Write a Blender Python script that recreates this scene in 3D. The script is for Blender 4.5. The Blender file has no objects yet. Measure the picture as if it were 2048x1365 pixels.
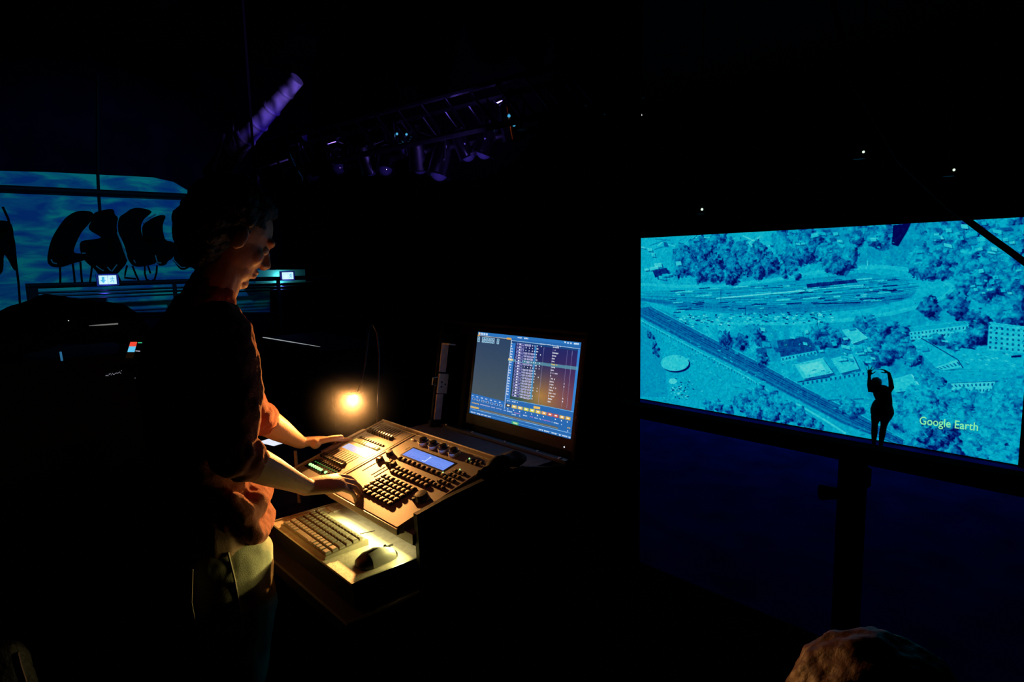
import bpy, bmesh, math, random
import numpy as np
from mathutils import Vector, Matrix, Euler

random.seed(7)
rng = np.random.default_rng(7)
S = bpy.context.scene
COL = S.collection
PI = math.pi

# ------------------------------------------------------------------ camera
FPX, EYE = 1235.0, 1.6
pit, azi, rol = math.radians(7.07), math.radians(47.82), math.radians(-1.208)
CF = Vector((math.cos(azi) * math.cos(pit), math.sin(azi) * math.cos(pit), -math.sin(pit)))
CR = Vector((math.sin(azi), -math.cos(azi), 0.0))
CU = CR.cross(CF)
CR, CU = CR * math.cos(rol) + CU * math.sin(rol), CU * math.cos(rol) - CR * math.sin(rol)
CC = Vector((0, 0, EYE))
cam_data = bpy.data.cameras.new('camera')
cam = bpy.data.objects.new('camera', cam_data)
COL.objects.link(cam)
cam.matrix_world = Matrix(((CR.x, CU.x, -CF.x, CC.x), (CR.y, CU.y, -CF.y, CC.y), (CR.z, CU.z, -CF.z, CC.z), (0, 0, 0, 1)))
cam_data.sensor_width = 36.0
cam_data.lens = 36.0 * FPX / 2048.0
cam_data.clip_start, cam_data.clip_end = 0.02, 200
S.camera = cam


def ray(x, y):
    return CF + CR * ((x - 1024) / FPX) + CU * ((682.5 - y) / FPX)


def at(x, y, Z):
    return CC + ray(x, y) * Z


def onx(x, y, X):
    d = ray(x, y)
    return CC + d * (X / d.x)


def ony(x, y, Y):
    d = ray(x, y)
    return CC + d * (Y / d.y)


def onz(x, y, z):
    d = ray(x, y)
    return CC + d * ((z - EYE) / d.z)


# ------------------------------------------------------------------ world, lights, exposure
S.view_settings.view_transform = 'Standard'
S.view_settings.look = 'None'
S.view_settings.exposure = 0.0
S.view_settings.gamma = 1.0
S.view_settings.use_curve_mapping = False
world = bpy.data.worlds.new('night')
S.world = world
world.use_nodes = True
world.node_tree.nodes['Background'].inputs[0].default_value = (0.1, 0.15, 0.6, 1)
world.node_tree.nodes['Background'].inputs[1].default_value = 0.0
S.cycles.use_denoising = True
S.cycles.max_bounces = 6
S.cycles.volume_bounces = 0
S.cycles.sample_clamp_indirect = 2.0


def light(name, kind, loc, color, power, target=None, **kw):
    d = bpy.data.lights.new(name, kind)
    d.color = color
    d.energy = power
    for k, v in kw.items():
        setattr(d, k, v)
    o = bpy.data.objects.new(name, d)
    COL.objects.link(o)
    o.location = loc
    if target is not None:
        o.rotation_euler = (Vector(target) - Vector(loc)).to_track_quat('-Z', 'Y').to_euler()
    return o


LAMP = Vector((1.080, 2.072, 1.119))
light('gooseneck_lamp_light', 'SPOT', LAMP + Vector((-0.010, -0.010, 0.0)), (1.0, 0.41, 0.10), 58.0, LAMP + Vector((-0.56, -0.83, -0.02)),
      spot_size=math.radians(118), spot_blend=1.0, shadow_soft_size=0.007)
light('gooseneck_bulb_light', 'POINT', LAMP + Vector((-0.006, -0.012, 0.0)), (1.0, 0.45, 0.12), 0.30, shadow_soft_size=0.006)
light('drawer_led_light', 'AREA', (0.836, 1.53, 0.8765), (1.0, 0.84, 0.28), 1.35, (0.60, 1.53, 0.835),
      shape='RECTANGLE', size=0.36, size_y=0.008)
light('mural_wash_light', 'SPOT', (2.6, 6.5, 4.6), (0.02, 0.42, 1.0), 900.0, (2.3, 14.0, 2.3),
      spot_size=math.radians(52), spot_blend=0.7, shadow_soft_size=0.15)
light('violet_stage_light', 'SPOT', at(905, 470, 4.3), (0.26, 0.15, 1.0), 420.0, at(850, 270, 5.0),
      spot_size=math.radians(75), spot_blend=0.5, shadow_soft_size=0.05)
light('violet_beam_light', 'SPOT', (3.9, 3.4, 2.6), (0.07, 0.025, 1.0), 190.0, at(515, 250, 6.3),
      spot_size=math.radians(9), spot_blend=0.9, shadow_soft_size=0.05)

# ------------------------------------------------------------------ materials


def lin(r, g, b):
    f = lambda c: (c / 255 / 12.92) if c / 255 <= 0.04045 else ((c / 255 + 0.055) / 1.055) ** 2.4
    return (f(r), f(g), f(b), 1.0)


def mat(name, base, rough=0.6, metal=0.0, noise=0.0, nscale=60.0, bump=0.0, bscale=200.0, spec=0.5, stretch=None):
    m = bpy.data.materials.new(name)
    m.use_nodes = True
    nt = m.node_tree
    b = nt.nodes['Principled BSDF']
    base = tuple(base) + (1.0,) if len(base) == 3 else tuple(base)
    b.inputs['Base Color'].default_value = base
    b.inputs['Roughness'].default_value = rough
    b.inputs['Metallic'].default_value = metal
    b.inputs['Specular IOR Level'].default_value = spec
    tc = nt.nodes.new('ShaderNodeTexCoord')
    src = tc.outputs['Object']
    if stretch:
        mp = nt.nodes.new('ShaderNodeMapping')
        mp.inputs['Scale'].default_value = stretch
        nt.links.new(src, mp.inputs[0])
        src = mp.outputs[0]
    if noise > 0:
        n = nt.nodes.new('ShaderNodeTexNoise')
        n.inputs['Scale'].default_value = nscale
        n.inputs['Detail'].default_value = 5
        nt.links.new(src, n.inputs['Vector'])
        r = nt.nodes.new('ShaderNodeValToRGB')
        r.color_ramp.elements[0].position = 0.3
        r.color_ramp.elements[1].position = 0.7
        r.color_ramp.elements[0].color = tuple(c * (1 - noise) for c in base[:3]) + (1,)
        r.color_ramp.elements[1].color = tuple(min(1, c * (1 + noise)) for c in base[:3]) + (1,)
        nt.links.new(n.outputs['Fac'], r.inputs[0])
        nt.links.new(r.outputs[0], b.inputs['Base Color'])
    if bump > 0:
        n2 = nt.nodes.new('ShaderNodeTexNoise')
        n2.inputs['Scale'].default_value = bscale
        n2.inputs['Detail'].default_value = 4
        nt.links.new(src, n2.inputs['Vector'])
        bp = nt.nodes.new('ShaderNodeBump')
        bp.inputs['Strength'].default_value = bump
        bp.inputs['Distance'].default_value = 0.01
        nt.links.new(n2.outputs['Fac'], bp.inputs['Height'])
        nt.links.new(bp.outputs[0], b.inputs['Normal'])
    return m


def emit(name, color, strength, light_rays=True):
    m = bpy.data.materials.new(name)
    m.use_nodes = True
    b = m.node_tree.nodes['Principled BSDF']
    b.inputs['Base Color'].default_value = (0.01, 0.01, 0.01, 1)
    b.inputs['Roughness'].default_value = 0.25
    b.inputs['Emission Color'].default_value = tuple(color[:3]) + (1,)
    b.inputs['Emission Strength'].default_value = strength
    if not light_rays:
        m.cycles.emission_sampling = 'NONE'
    return m


def picture_mat(name, strength, rough):
    m = bpy.data.materials.new(name)
    m.use_nodes = True
    nt = m.node_tree
    b = nt.nodes['Principled BSDF']
    a = nt.nodes.new('ShaderNodeAttribute')
    a.attribute_name = 'picture'
    b.inputs['Base Color'].default_value = (0.006, 0.006, 0.008, 1)
    b.inputs['Roughness'].default_value = rough
    b.inputs['Specular IOR Level'].default_value = 0.15
    nt.links.new(a.outputs['Color'], b.inputs['Emission Color'])
    b.inputs['Emission Strength'].default_value = strength
    return m


M = {
    'wall': mat('dark painted wall', (0.004, 0.004, 0.006), 0.95, spec=0.05, noise=0.3, nscale=3, bump=0.2, bscale=30),
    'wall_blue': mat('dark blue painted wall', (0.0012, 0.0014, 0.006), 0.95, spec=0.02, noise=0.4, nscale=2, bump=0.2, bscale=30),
    'floor': mat('black scuffed balcony floor', (0.004, 0.004, 0.005), 0.9, spec=0.05, noise=0.3, nscale=8),
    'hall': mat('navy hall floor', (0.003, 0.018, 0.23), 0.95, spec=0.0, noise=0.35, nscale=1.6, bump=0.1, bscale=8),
    'black': mat('matt black', (0.004, 0.004, 0.0045), 0.7, spec=0.12, noise=0.2, nscale=40),
    'blackgloss': mat('satin black plastic', (0.008, 0.008, 0.009), 0.35),
    'curtain': mat('black stage cloth', (0.0009, 0.0009, 0.0012), 0.95, spec=0.02, noise=0.3, nscale=30),
    'case': mat('black laminated ply', (0.003, 0.003, 0.003), 0.6, spec=0.2, bump=0.15, bscale=300),
    'alu': mat('brushed aluminium', (0.5, 0.5, 0.52), 0.35, 1.0, noise=0.15, nscale=80, stretch=(1, 20, 20)),
    'panel': mat('grey console panel', (0.27, 0.26, 0.25), 0.5, noise=0.06, nscale=150, bump=0.05, bscale=900),
    'panel_edge': mat('grey console edge', (0.42, 0.38, 0.33), 0.42, noise=0.08, nscale=90),
    'slot': mat('fader slot', (0.004, 0.004, 0.004), 0.8),
    'key': mat('black rubber button', (0.05, 0.045, 0.042), 0.38),
    'keytop': mat('grey button top', (0.62, 0.52, 0.42), 0.45),
    'knob': mat('black rubber knob', (0.02, 0.019, 0.018), 0.3),
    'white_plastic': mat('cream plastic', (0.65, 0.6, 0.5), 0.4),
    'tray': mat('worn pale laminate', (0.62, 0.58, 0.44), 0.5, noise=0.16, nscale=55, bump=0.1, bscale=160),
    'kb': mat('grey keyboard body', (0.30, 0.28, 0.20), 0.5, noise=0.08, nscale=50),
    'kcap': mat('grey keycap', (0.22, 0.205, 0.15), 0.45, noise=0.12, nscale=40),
    'mouse': mat('dark mouse shell', (0.022, 0.022, 0.022), 0.30),
    'mouse_side': mat('pale grey mouse side', (0.55, 0.57, 0.50), 0.4),
    'skin': mat('skin', (0.60, 0.37, 0.24), 0.5, noise=0.07, nscale=40, bump=0.12, bscale=220),
    'shirt': mat('brick red cotton shirt', (0.27, 0.060, 0.030), 0.85, noise=0.15, nscale=90, bump=0.3, bscale=350),
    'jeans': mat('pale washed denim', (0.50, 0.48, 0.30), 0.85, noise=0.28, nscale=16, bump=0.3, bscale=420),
    'seam': mat('bright seam thread', (0.72, 0.62, 0.42), 0.8),
    'hair': mat('black hair', (0.006, 0.004, 0.003), 0.6, noise=0.4, nscale=60, bump=0.8, bscale=70),
    'hair_brown': mat('brown hair', (0.10, 0.032, 0.007), 0.55, noise=0.5, nscale=30, bump=0.25, bscale=25, stretch=(3, 3, 1.0)),
    'dark_cloth': mat('black clothing', (0.004, 0.004, 0.004), 0.9, noise=0.2, nscale=30),
    'shoe': mat('black shoe', (0.01, 0.01, 0.01), 0.6),
    'paper': mat('white paper', (0.78, 0.74, 0.66), 0.7),
    'steel': mat('dark steel', (0.06, 0.06, 0.07), 0.25, 1.0, noise=0.2, nscale=20),
    'can': mat('dark metal lamp housing', (0.22, 0.22, 0.25), 0.16, 1.0),
    'duct': mat('pale duct sheet', (0.30, 0.30, 0.33), 0.6, noise=0.35, nscale=9, bump=0.2, bscale=30),
    'table': mat('dark red brown table top', (0.012, 0.004, 0.003), 0.6, noise=0.3, nscale=10, stretch=(1, 8, 8)),
    'leather': mat('dark red leather', (0.005, 0.0010, 0.0008), 0.6, spec=0.1, noise=0.3, nscale=14, bump=0.3, bscale=80),
    'letter': mat('brown black mural paint', (0.006, 0.0022, 0.0018), 0.95, spec=0.0, noise=0.5, nscale=4),
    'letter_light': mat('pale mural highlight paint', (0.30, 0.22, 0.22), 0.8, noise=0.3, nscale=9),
    'bulb': emit('warm bulb', (1.0, 0.80, 0.42), 60.0, False),
    'lcd_a': emit('white lcd', lin(214, 220, 255), 0.85, True),
    'lcd_b': emit('blue lcd', lin(112, 146, 242), 1.0, True),
    'lcd_b_dark': emit('blue lcd dark line', lin(84, 122, 214), 1.0, False),
    'lcd_b_lite': emit('blue lcd bright line', lin(205, 222, 255), 1.0, False),
    'green': emit('green led', (0.42, 1.0, 0.30), 1.6, True),
    'green_dim': emit('dim green led', (0.05, 0.35, 0.06), 0.5, False),
    'yellow': emit('lit yellow button', lin(244, 200, 92), 0.75, False),
    'white_btn': emit('lit pale button', lin(250, 226, 190), 0.8, False),
    'phone': emit('phone screen', lin(232, 238, 255), 1.0, True),
    'red': emit('red phone screen', lin(240, 72, 52), 1.0, True),
    'cyan': emit('cyan phone screen', lin(92, 196, 240), 1.0, True),
    'led_green_line': emit('green led line', lin(60, 200, 140), 1.0, False),
    'led_white': emit('white led', lin(235, 250, 255), 1.1, False),
    'led_warm': emit('warm white led', lin(225, 250, 225), 1.1, False),
    'led_dim': emit('dim white led', lin(150, 150, 165), 0.8, False),
    'led_cyan': emit('cyan led', lin(70, 170, 220), 0.9, False),
    'led_violet': emit('violet led', lin(90, 60, 230), 0.8, False),
    'sign_lit': emit('lit exit sign panel', lin(196, 238, 255), 1.05, True),
    'sign_glyph': emit('exit sign green glyph', lin(70, 180, 215), 1.0, False),
    'sign_frame': mat('blue black sign frame', (0.02, 0.02, 0.12), 0.5),
    'drawer_led': emit('warm drawer led', (1.0, 0.9, 0.5), 6.0, False),
    'text': emit('yellow green projected lettering', lin(140, 236, 160), 1.0, False),
}

for k_, v_ in (('Sheen Weight', 0.7), ('Sheen Roughness', 0.45), ('Sheen Tint', (1.0, 0.42, 0.25, 1))):
    M['shirt'].node_tree.nodes['Principled BSDF'].inputs[k_].default_value = v_

# ------------------------------------------------------------------ object helpers


def link(name, data, m=None, parent=None, loc=None):
    o = bpy.data.objects.new(name, data)
    COL.objects.link(o)
    if m is not None and data is not None and hasattr(data, 'materials'):
        data.materials.append(m)
    if parent is not None:
        o.parent = parent
    if loc is not None:
        o.location = loc
    return o


def tag(o, label, cat, group=None, kind=None):
    o['label'] = label
    o['category'] = cat
    if group:
        o['group'] = group
    if kind:
        o['kind'] = kind
    return o


def thing(name, label, cat, loc=(0, 0, 0), rot=(0, 0, 0), group=None):
    o = bpy.data.objects.new(name, None)
    COL.objects.link(o)
    o.empty_display_size = 0.05
    o.location = loc
    o.rotation_euler = rot
    return tag(o, label, cat, group)


class MB:
    """collects shapes into one mesh"""

    def __init__(self):
        self.v, self.f = [], []

    def add(self, vs, fs, mtx=None):
        n = len(self.v)
        for p in vs:
            p = Vector(p)
            self.v.append(mtx @ p if mtx is not None else p)
        for f in fs:
            self.f.append([i + n for i in f])
        return self

    def box(self, c, s, mtx=None, rz=0.0):
        hx, hy, hz = s[0] / 2, s[1] / 2, s[2] / 2
        ca, sa = math.cos(rz), math.sin(rz)
        vs = []
        for x, y, z in ((-1, -1, -1), (1, -1, -1), (1, 1, -1), (-1, 1, -1), (-1, -1, 1), (1, -1, 1), (1, 1, 1), (-1, 1, 1)):
            a, b = x * hx, y * hy
            vs.append((c[0] + a * ca - b * sa, c[1] + a * sa + b * ca, c[2] + z * hz))
        return self.add(vs, [(3, 2, 1, 0), (4, 5, 6, 7), (0, 1, 5, 4), (1, 2, 6, 5), (2, 3, 7, 6), (3, 0, 4, 7)], mtx)

    def bbox(self, c, s, bev, mtx=None, top=True):
        """box whose upper edges are chamfered"""
        hx, hy, hz = s[0] / 2, s[1] / 2, s[2] / 2
        rings = [(hx, hy, -hz), (hx, hy, hz - bev), (hx - bev, hy - bev, hz)]
        vs, fs = [], []
        for a, b, z in rings:
            vs += [(c[0] - a, c[1] - b, c[2] + z), (c[0] + a, c[1] - b, c[2] + z), (c[0] + a, c[1] + b, c[2] + z), (c[0] - a, c[1] + b, c[2] + z)]
        fs.append((3, 2, 1, 0))
        for r in range(2):
            for k in range(4):
                a, b = r * 4 + k, r * 4 + (k + 1) % 4
                fs.append((a, b, b + 4, a + 4))
        fs.append((8, 9, 10, 11))
        return self.add(vs, fs, mtx)

    def lathe(self, prof, c=(0, 0, 0), seg=20, mtx=None, axis=None):
        """profile of (r, h) pairs about +Z at c, or about axis"""
        vs, fs = [], []
        if axis is not None:
            q = Vector((0, 0, 1)).rotation_difference(Vector(axis).normalized())
            loc = Matrix.Translation(Vector(c)) @ q.to_matrix().to_4x4()
        else:
            loc = Matrix.Translation(Vector(c))
        if mtx is not None:
            loc = mtx @ loc
        for r, h in prof:
            for k in range(seg):
                a = 2 * PI * k / seg
                vs.append((r * math.cos(a), r * math.sin(a), h))
        for i in range(len(prof) - 1):
            for k in range(seg):
                a, b = i * seg + k, i * seg + (k + 1) % seg
                fs.append((a, b, b + seg, a + seg))
        fs.append(list(range(seg))[::-1])
        fs.append([(len(prof) - 1) * seg + k for k in range(seg)])
        return self.add(vs, fs, loc)

    def tube(self, pts, r, seg=10, mtx=None):
        n = len(pts)
        rr = r if isinstance(r, (list, tuple)) else [r] * n
        return self.loft(pts, [(q, q) for q in rr], seg=seg, mtx=mtx, round_ends=False)

    def loft(self, pts, rad, side=None, seg=14, mtx=None, round_ends=True):
        """closed tube through pts; rad = (a along side, b across side)"""
        P = [Vector(p) for p in pts]
        R = [(q, q) if not isinstance(q, (tuple, list)) else q for q in rad]
        n = len(P)
        T = []
        for i in range(n):
            t = (P[min(i + 1, n - 1)] - P[max(i - 1, 0)])
            T.append(t.normalized())
        rings = []
        sd = Vector(side) if side is not None else (Vector((0, 0, 1)) if abs(T[0].z) < 0.9 else Vector((0, 1, 0)))
        for i in range(n):
            t = T[i]
            s = (sd - t * sd.dot(t)).normalized()
            if side is None:
                sd = s
            u = t.cross(s)
            rings.append((P[i], s, u, R[i][0], R[i][1]))
        if round_ends:
            p, s, u, a, b = rings[0]
            m_ = min(a, b)
            pre = [(p - T[0] * m_ * 0.92, s, u, a * 0.38, b * 0.38), (p - T[0] * m_ * 0.66, s, u, a * 0.75, b * 0.75)]
            p, s, u, a, b = rings[-1]
            m_ = min(a, b)
            post = [(p + T[-1] * m_ * 0.66, s, u, a * 0.75, b * 0.75), (p + T[-1] * m_ * 0.92, s, u, a * 0.38, b * 0.38)]
            rings = pre + rings + post
        vs, fs = [], []
        for p, s, u, a, b in rings:
            for k in range(seg):
                th = 2 * PI * k / seg
                vs.append(p + s * (a * math.cos(th)) + u * (b * math.sin(th)))
        for i in range(len(rings) - 1):
            for k in range(seg):
                a, b = i * seg + k, i * seg + (k + 1) % seg
                fs.append((a, b, b + seg, a + seg))
        fs.append(list(range(seg))[::-1])
        fs.append([(len(rings) - 1) * seg + k for k in range(seg)])
        return self.add(vs, fs, mtx)

    def ball(self, c, r, seg=16, rings=10, mtx=None, rot=None):
        """ellipsoid"""
        r = (r, r, r) if not isinstance(r, (tuple, list)) else r
        vs, fs = [], []
        q = rot if rot is not None else Matrix.Identity(3)
        c = Vector(c)
        for i in range(1, rings):
            ph = PI * i / rings
            for k in range(seg):
                th = 2 * PI * k / seg
                vs.append(c + q @ Vector((r[0] * math.sin(ph) * math.cos(th), r[1] * math.sin(ph) * math.sin(th), -r[2] * math.cos(ph))))
        for i in range(rings - 2):
            for k in range(seg):
                a, b = i * seg + k, i * seg + (k + 1) % seg
                fs.append((a, b, b + seg, a + seg))
        n = len(vs)
        vs.append(c + q @ Vector((0, 0, -r[2])))
        vs.append(c + q @ Vector((0, 0, r[2])))
        for k in range(seg):
            fs.append((n, (k + 1) % seg, k))
            a = (rings - 2) * seg
            fs.append((n + 1, a + k, a + (k + 1) % seg))
        return self.add(vs, fs, mtx)

    def prism(self, poly, d, mtx=None):
        """poly = list of 3D points, d = extrusion vector"""
        n = len(poly)
        d = Vector(d)
        vs = [Vector(p) for p in poly] + [Vector(p) + d for p in poly]
        nrm = Vector((0, 0, 0))
        for i in range(n):
            nrm += vs[i].cross(vs[(i + 1) % n])
        if nrm.dot(d) > 0:
            fs = [list(range(n))[::-1], [n + i for i in range(n)]]
            fs += [(i, (i + 1) % n, (i + 1) % n + n, i + n) for i in range(n)]
        else:
            fs = [list(range(n)), [n + i for i in range(n)][::-1]]
            fs += [(i + n, (i + 1) % n + n, (i + 1) % n, i) for i in range(n)]
        return self.add(vs, fs, mtx)

    def mesh(self, name, smooth=False):
        me = bpy.data.meshes.new(name)
        me.from_pydata([tuple(p) for p in self.v], [], self.f)
        me.validate()
        if smooth:
            me.polygons.foreach_set('use_smooth', [True] * len(me.polygons))
            try:
                me.set_sharp_from_angle(angle=math.radians(40))
            except Exception:
                pass
        return me

    def build(self, name, m, parent=None, smooth=False, loc=None, world=False):
        if world and parent is not None:
            off = Vector(parent.location)
            self.v = [p - off for p in self.v]
        me = self.mesh(name, smooth)
        return link(name, me, m, parent, loc)


def fuse(mb, name, m, parent, voxel, smooth=4, disp=0.0, dscale=0.05, sub=False):
    """voxel-fuse the collected closed shapes into one continuous skin"""
    off = Vector(parent.location) if parent is not None else Vector()
    mb.v = [p - off for p in mb.v]
    me = mb.mesh(name + '_src')
    o = bpy.data.objects.new(name, me)
    COL.objects.link(o)
    r = o.modifiers.new('r', 'REMESH')
    r.mode = 'VOXEL'
    r.voxel_size = voxel
    r.use_smooth_shade = True
    if smooth:
        s = o.modifiers.new('s', 'SMOOTH')
        s.factor = 0.5
        s.iterations = smooth
    if disp:
        tx = bpy.data.textures.new(name + '_fold', 'CLOUDS')
        tx.noise_scale = dscale
        tx.noise_depth = 2
        d = o.modifiers.new('d', 'DISPLACE')
        d.texture = tx
        d.strength = disp
        d.mid_level = 0.5
        d.texture_coords = 'LOCAL'
    bpy.context.view_layer.update()
    dg = bpy.context.evaluated_depsgraph_get()
    new = bpy.data.meshes.new_from_object(o.evaluated_get(dg))
    o.modifiers.clear()
    o.data = new
    bpy.data.meshes.remove(me)
    new.materials.clear()
    new.materials.append(m)
    new.polygons.foreach_set('use_smooth', [True] * len(new.polygons))
    if parent is not None:
        o.parent = parent
    return o


def struct(o):
    o['kind'] = 'structure'
    return o


def dupe(o, parent, loc, name=None):
    c = o.copy()
    COL.objects.link(c)
    c.parent = parent
    c.location = loc
    return c


# ================================================================== the setting
HZ = -2.64      # hall floor below the balcony
WY = 14.0       # far side wall with the mural
SX = 15.5       # plane of the projection screen

struct(MB().box((0.0, 4.9, -0.1), (5.2, 22.0, 0.2)).build('floor', M['floor']))
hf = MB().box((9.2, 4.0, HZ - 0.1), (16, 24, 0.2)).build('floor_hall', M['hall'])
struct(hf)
struct(MB().box((6.8, 4.0, 6.1), (19.5, 24, 0.2)).build('ceiling', M['wall']))
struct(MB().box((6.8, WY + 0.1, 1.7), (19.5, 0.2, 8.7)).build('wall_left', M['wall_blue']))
struct(MB().box((16.4, 4.0, 1.7), (0.2, 24, 8.7)).build('wall_back', M['wall']))
struct(MB().box((6.8, -7.1, 1.7), (19.5, 0.2, 8.7)).build('wall_right', M['wall']))
struct(MB().box((-2.7, 4.0, 1.7), (0.2, 24, 8.7)).build('wall_rear', M['wall']))
struct(MB().box((2.55, 4.9, -1.42), (0.1, 22, 2.44)).build('wall_balcony', M['wall']))

# black stage curtain between the balcony and the hall
ca, cb = at(668, 530, 12.4), at(1279, 530, 5.0)
cv = MB()
NF = 150
rows = (HZ + 0.03, 0.5, 5.95)
for i in range(NF * 4 + 1):
    t = i / (NF * 4)
    w = 0.055 * math.sin(2 * PI * i / 4.0 + 0.4 * math.sin(i * 0.37))
    for z in rows:
        q = ca.lerp(cb, t)
        cv.v.append(Vector((q.x + w, q.y, z)))
for i in range(NF * 4):
    for k in range(2):
        a = i * 3 + k
        cv.f.append([a, a + 1, a + 4, a + 3])
tag(cv.build('stage_curtain', M['curtain'], smooth=True), 'tall black pleated stage curtain hanging left of the projection screen', 'curtain')

# ================================================================== raster helpers for the flat pictures on screens


def homog(src, dst):
    A = []
    for (x, y), (u, v) in zip(src, dst):
        A.append([x, y, 1, 0, 0, 0, -u * x, -u * y, -u])
        A.append([0, 0, 0, x, y, 1, -v * x, -v * y, -v])
    _, _, vt = np.linalg.svd(np.array(A, float))
    return vt[-1].reshape(3, 3)


def hmap(Hm, pts):
    p = np.array([[x, y, 1.0] for x, y in pts]) @ Hm.T
    return p[:, :2] / p[:, 2:3]


def vnoise(h, w, cells, seed):
    r = np.random.default_rng(seed)
    ch = max(2, int(cells * h / w)) + 2
    g = r.random((ch, cells + 2))
    y = np.linspace(0, ch - 1.001, h)
    x = np.linspace(0, cells + 0.999, w)
    yi, xi = y.astype(int), x.astype(int)
    fy, fx = (y - yi)[:, None], (x - xi)[None, :]
    fy, fx = fy * fy * (3 - 2 * fy), fx * fx * (3 - 2 * fx)
    a = g[yi][:, xi] * (1 - fx) + g[yi][:, xi + 1] * fx
    b = g[yi + 1][:, xi] * (1 - fx) + g[yi + 1][:, xi + 1] * fx
    return a * (1 - fy) + b * fy


class Raster:
    def __init__(self, w, h, Hm, ch=1, base=0.0):
        self.w, self.h, self.H = w, h, Hm
        self.a = np.zeros((h, w, ch)) + base

    def px(self, pts):
        return hmap(self.H, pts) * np.array([self.w, self.h])

    def mask(self, q):
        x0, y0 = np.floor(q.min(0)).astype(int)
        x1, y1 = np.ceil(q.max(0)).astype(int) + 1
        x0, y0, x1, y1 = max(0, x0), max(0, y0), min(self.w, x1), min(self.h, y1)
        if x1 <= x0 or y1 <= y0:
            return None
        X, Y = np.meshgrid(np.arange(x0, x1) + 0.5, np.arange(y0, y1) + 0.5)
        m = np.zeros(X.shape, bool)
        n = len(q)
        for i in range(n):
            xa, ya = q[i]
            xb, yb = q[(i + 1) % n]
            if ya == yb:
                continue
            c = ((ya > Y) != (yb > Y)) & (X < (xb - xa) * (Y - ya) / (yb - ya) + xa)
            m ^= c
        return (slice(y0, y1), slice(x0, x1)), m

    def poly(self, pts, val, op=1.0):
        r = self.mask(self.px(pts))
        if r is None:
            return
        sl, m = r
        v = np.array(val, float).reshape(-1)
        self.a[sl][m] = self.a[sl][m] * (1 - op) + v * op

    def line(self, pts, wd, val, op=1.0):
        q = self.px(pts)
        for i in range(len(q) - 1):
            a, b = q[i], q[i + 1]
            d = b - a
            L = np.hypot(*d)
            if L < 1e-6:
                continue
            n = np.array([-d[1], d[0]]) / L * wd / 2
            r = self.mask(np.array([a + n, b + n, b - n, a - n]))
            if r is None:
                continue
            sl, m = r
            v = np.array(val, float).reshape(-1)
            self.a[sl][m] = self.a[sl][m] * (1 - op) + v * op


def picture(name, arr, corner, ex, ey, m, parent):
    """flat grid mesh carrying a picture as a colour attribute; corner = top left, ex/ey = full edge vectors"""
    h, w = arr.shape[:2]
    c, ex, ey = (np.array(q, float) for q in (corner, ex, ey))
    u = (np.arange(w + 1)) / w
    v = (np.arange(h + 1)) / h
    UU, VV = np.meshgrid(u, v)
    co = c + UU[..., None] * ex + VV[..., None] * ey
    me = bpy.data.meshes.new(name)
    nv = (w + 1) * (h + 1)
    me.vertices.add(nv)
    me.vertices.foreach_set('co', co.reshape(-1).astype(np.float32))
    I = (np.arange(h)[:, None] * (w + 1) + np.arange(w)[None, :]).reshape(-1)
    quads = np.stack([I, I + w + 1, I + w + 2, I + 1], 1).astype(np.int32)
    nf = len(quads)
    me.loops.add(nf * 4)
    me.loops.foreach_set('vertex_index', quads.reshape(-1))
    me.polygons.add(nf)
    me.polygons.foreach_set('loop_start', np.arange(0, nf * 4, 4, dtype=np.int32))
    me.update(calc_edges=True)
    at_ = me.attributes.new('picture', 'FLOAT_COLOR', 'CORNER')
    colr = np.ones((nf, 4, 4), np.float32)
    colr[:, :, :3] = arr.reshape(-1, 1, 3)
    at_.data.foreach_set('color', colr.reshape(-1))
    return link(name, me, m, parent)


def s2l(a):
    a = np.clip(np.asarray(a, float) / 255.0, 0, 1)
    return np.where(a <= 0.04045, a / 12.92, ((a + 0.055) / 1.055) ** 2.4)


# ================================================================== projection screen with the aerial view
SC = dict(y0=11.35, y1=2.08, zt=2.30, zb=-2.60)
HS = homog([(90, 138), (2121, 49), (2012, 1262), (90, 930)], [(0, 0), (1, 0), (1, 1), (0, 1)])
RW, RH = 1520, 804
A = Raster(RW, RH, HS, 1, 0.60)
A.a[..., 0] += 0.16 * (vnoise(RH, RW, 14, 1) - 0.5) + 0.12 * (vnoise(RH, RW, 60, 2) - 0.5) + 0.10 * (vnoise(RH, RW, 240, 3) - 0.5)
tr = random.Random(5)


def inpoly(p, poly):
    x, y = p
    c = False
    for i in range(len(poly)):
        xa, ya = poly[i]
        xb, yb = poly[i - 1]
        if (ya > y) != (yb > y) and x < (xb - xa) * (y - ya) / (yb - ya) + xa:
            c = not c
    return c


MOT = 0.5 * vnoise(RH, RW, 150, 11) + 0.3 * vnoise(RH, RW, 300, 12) + 0.2 * vnoise(RH, RW, 70, 13)


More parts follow.
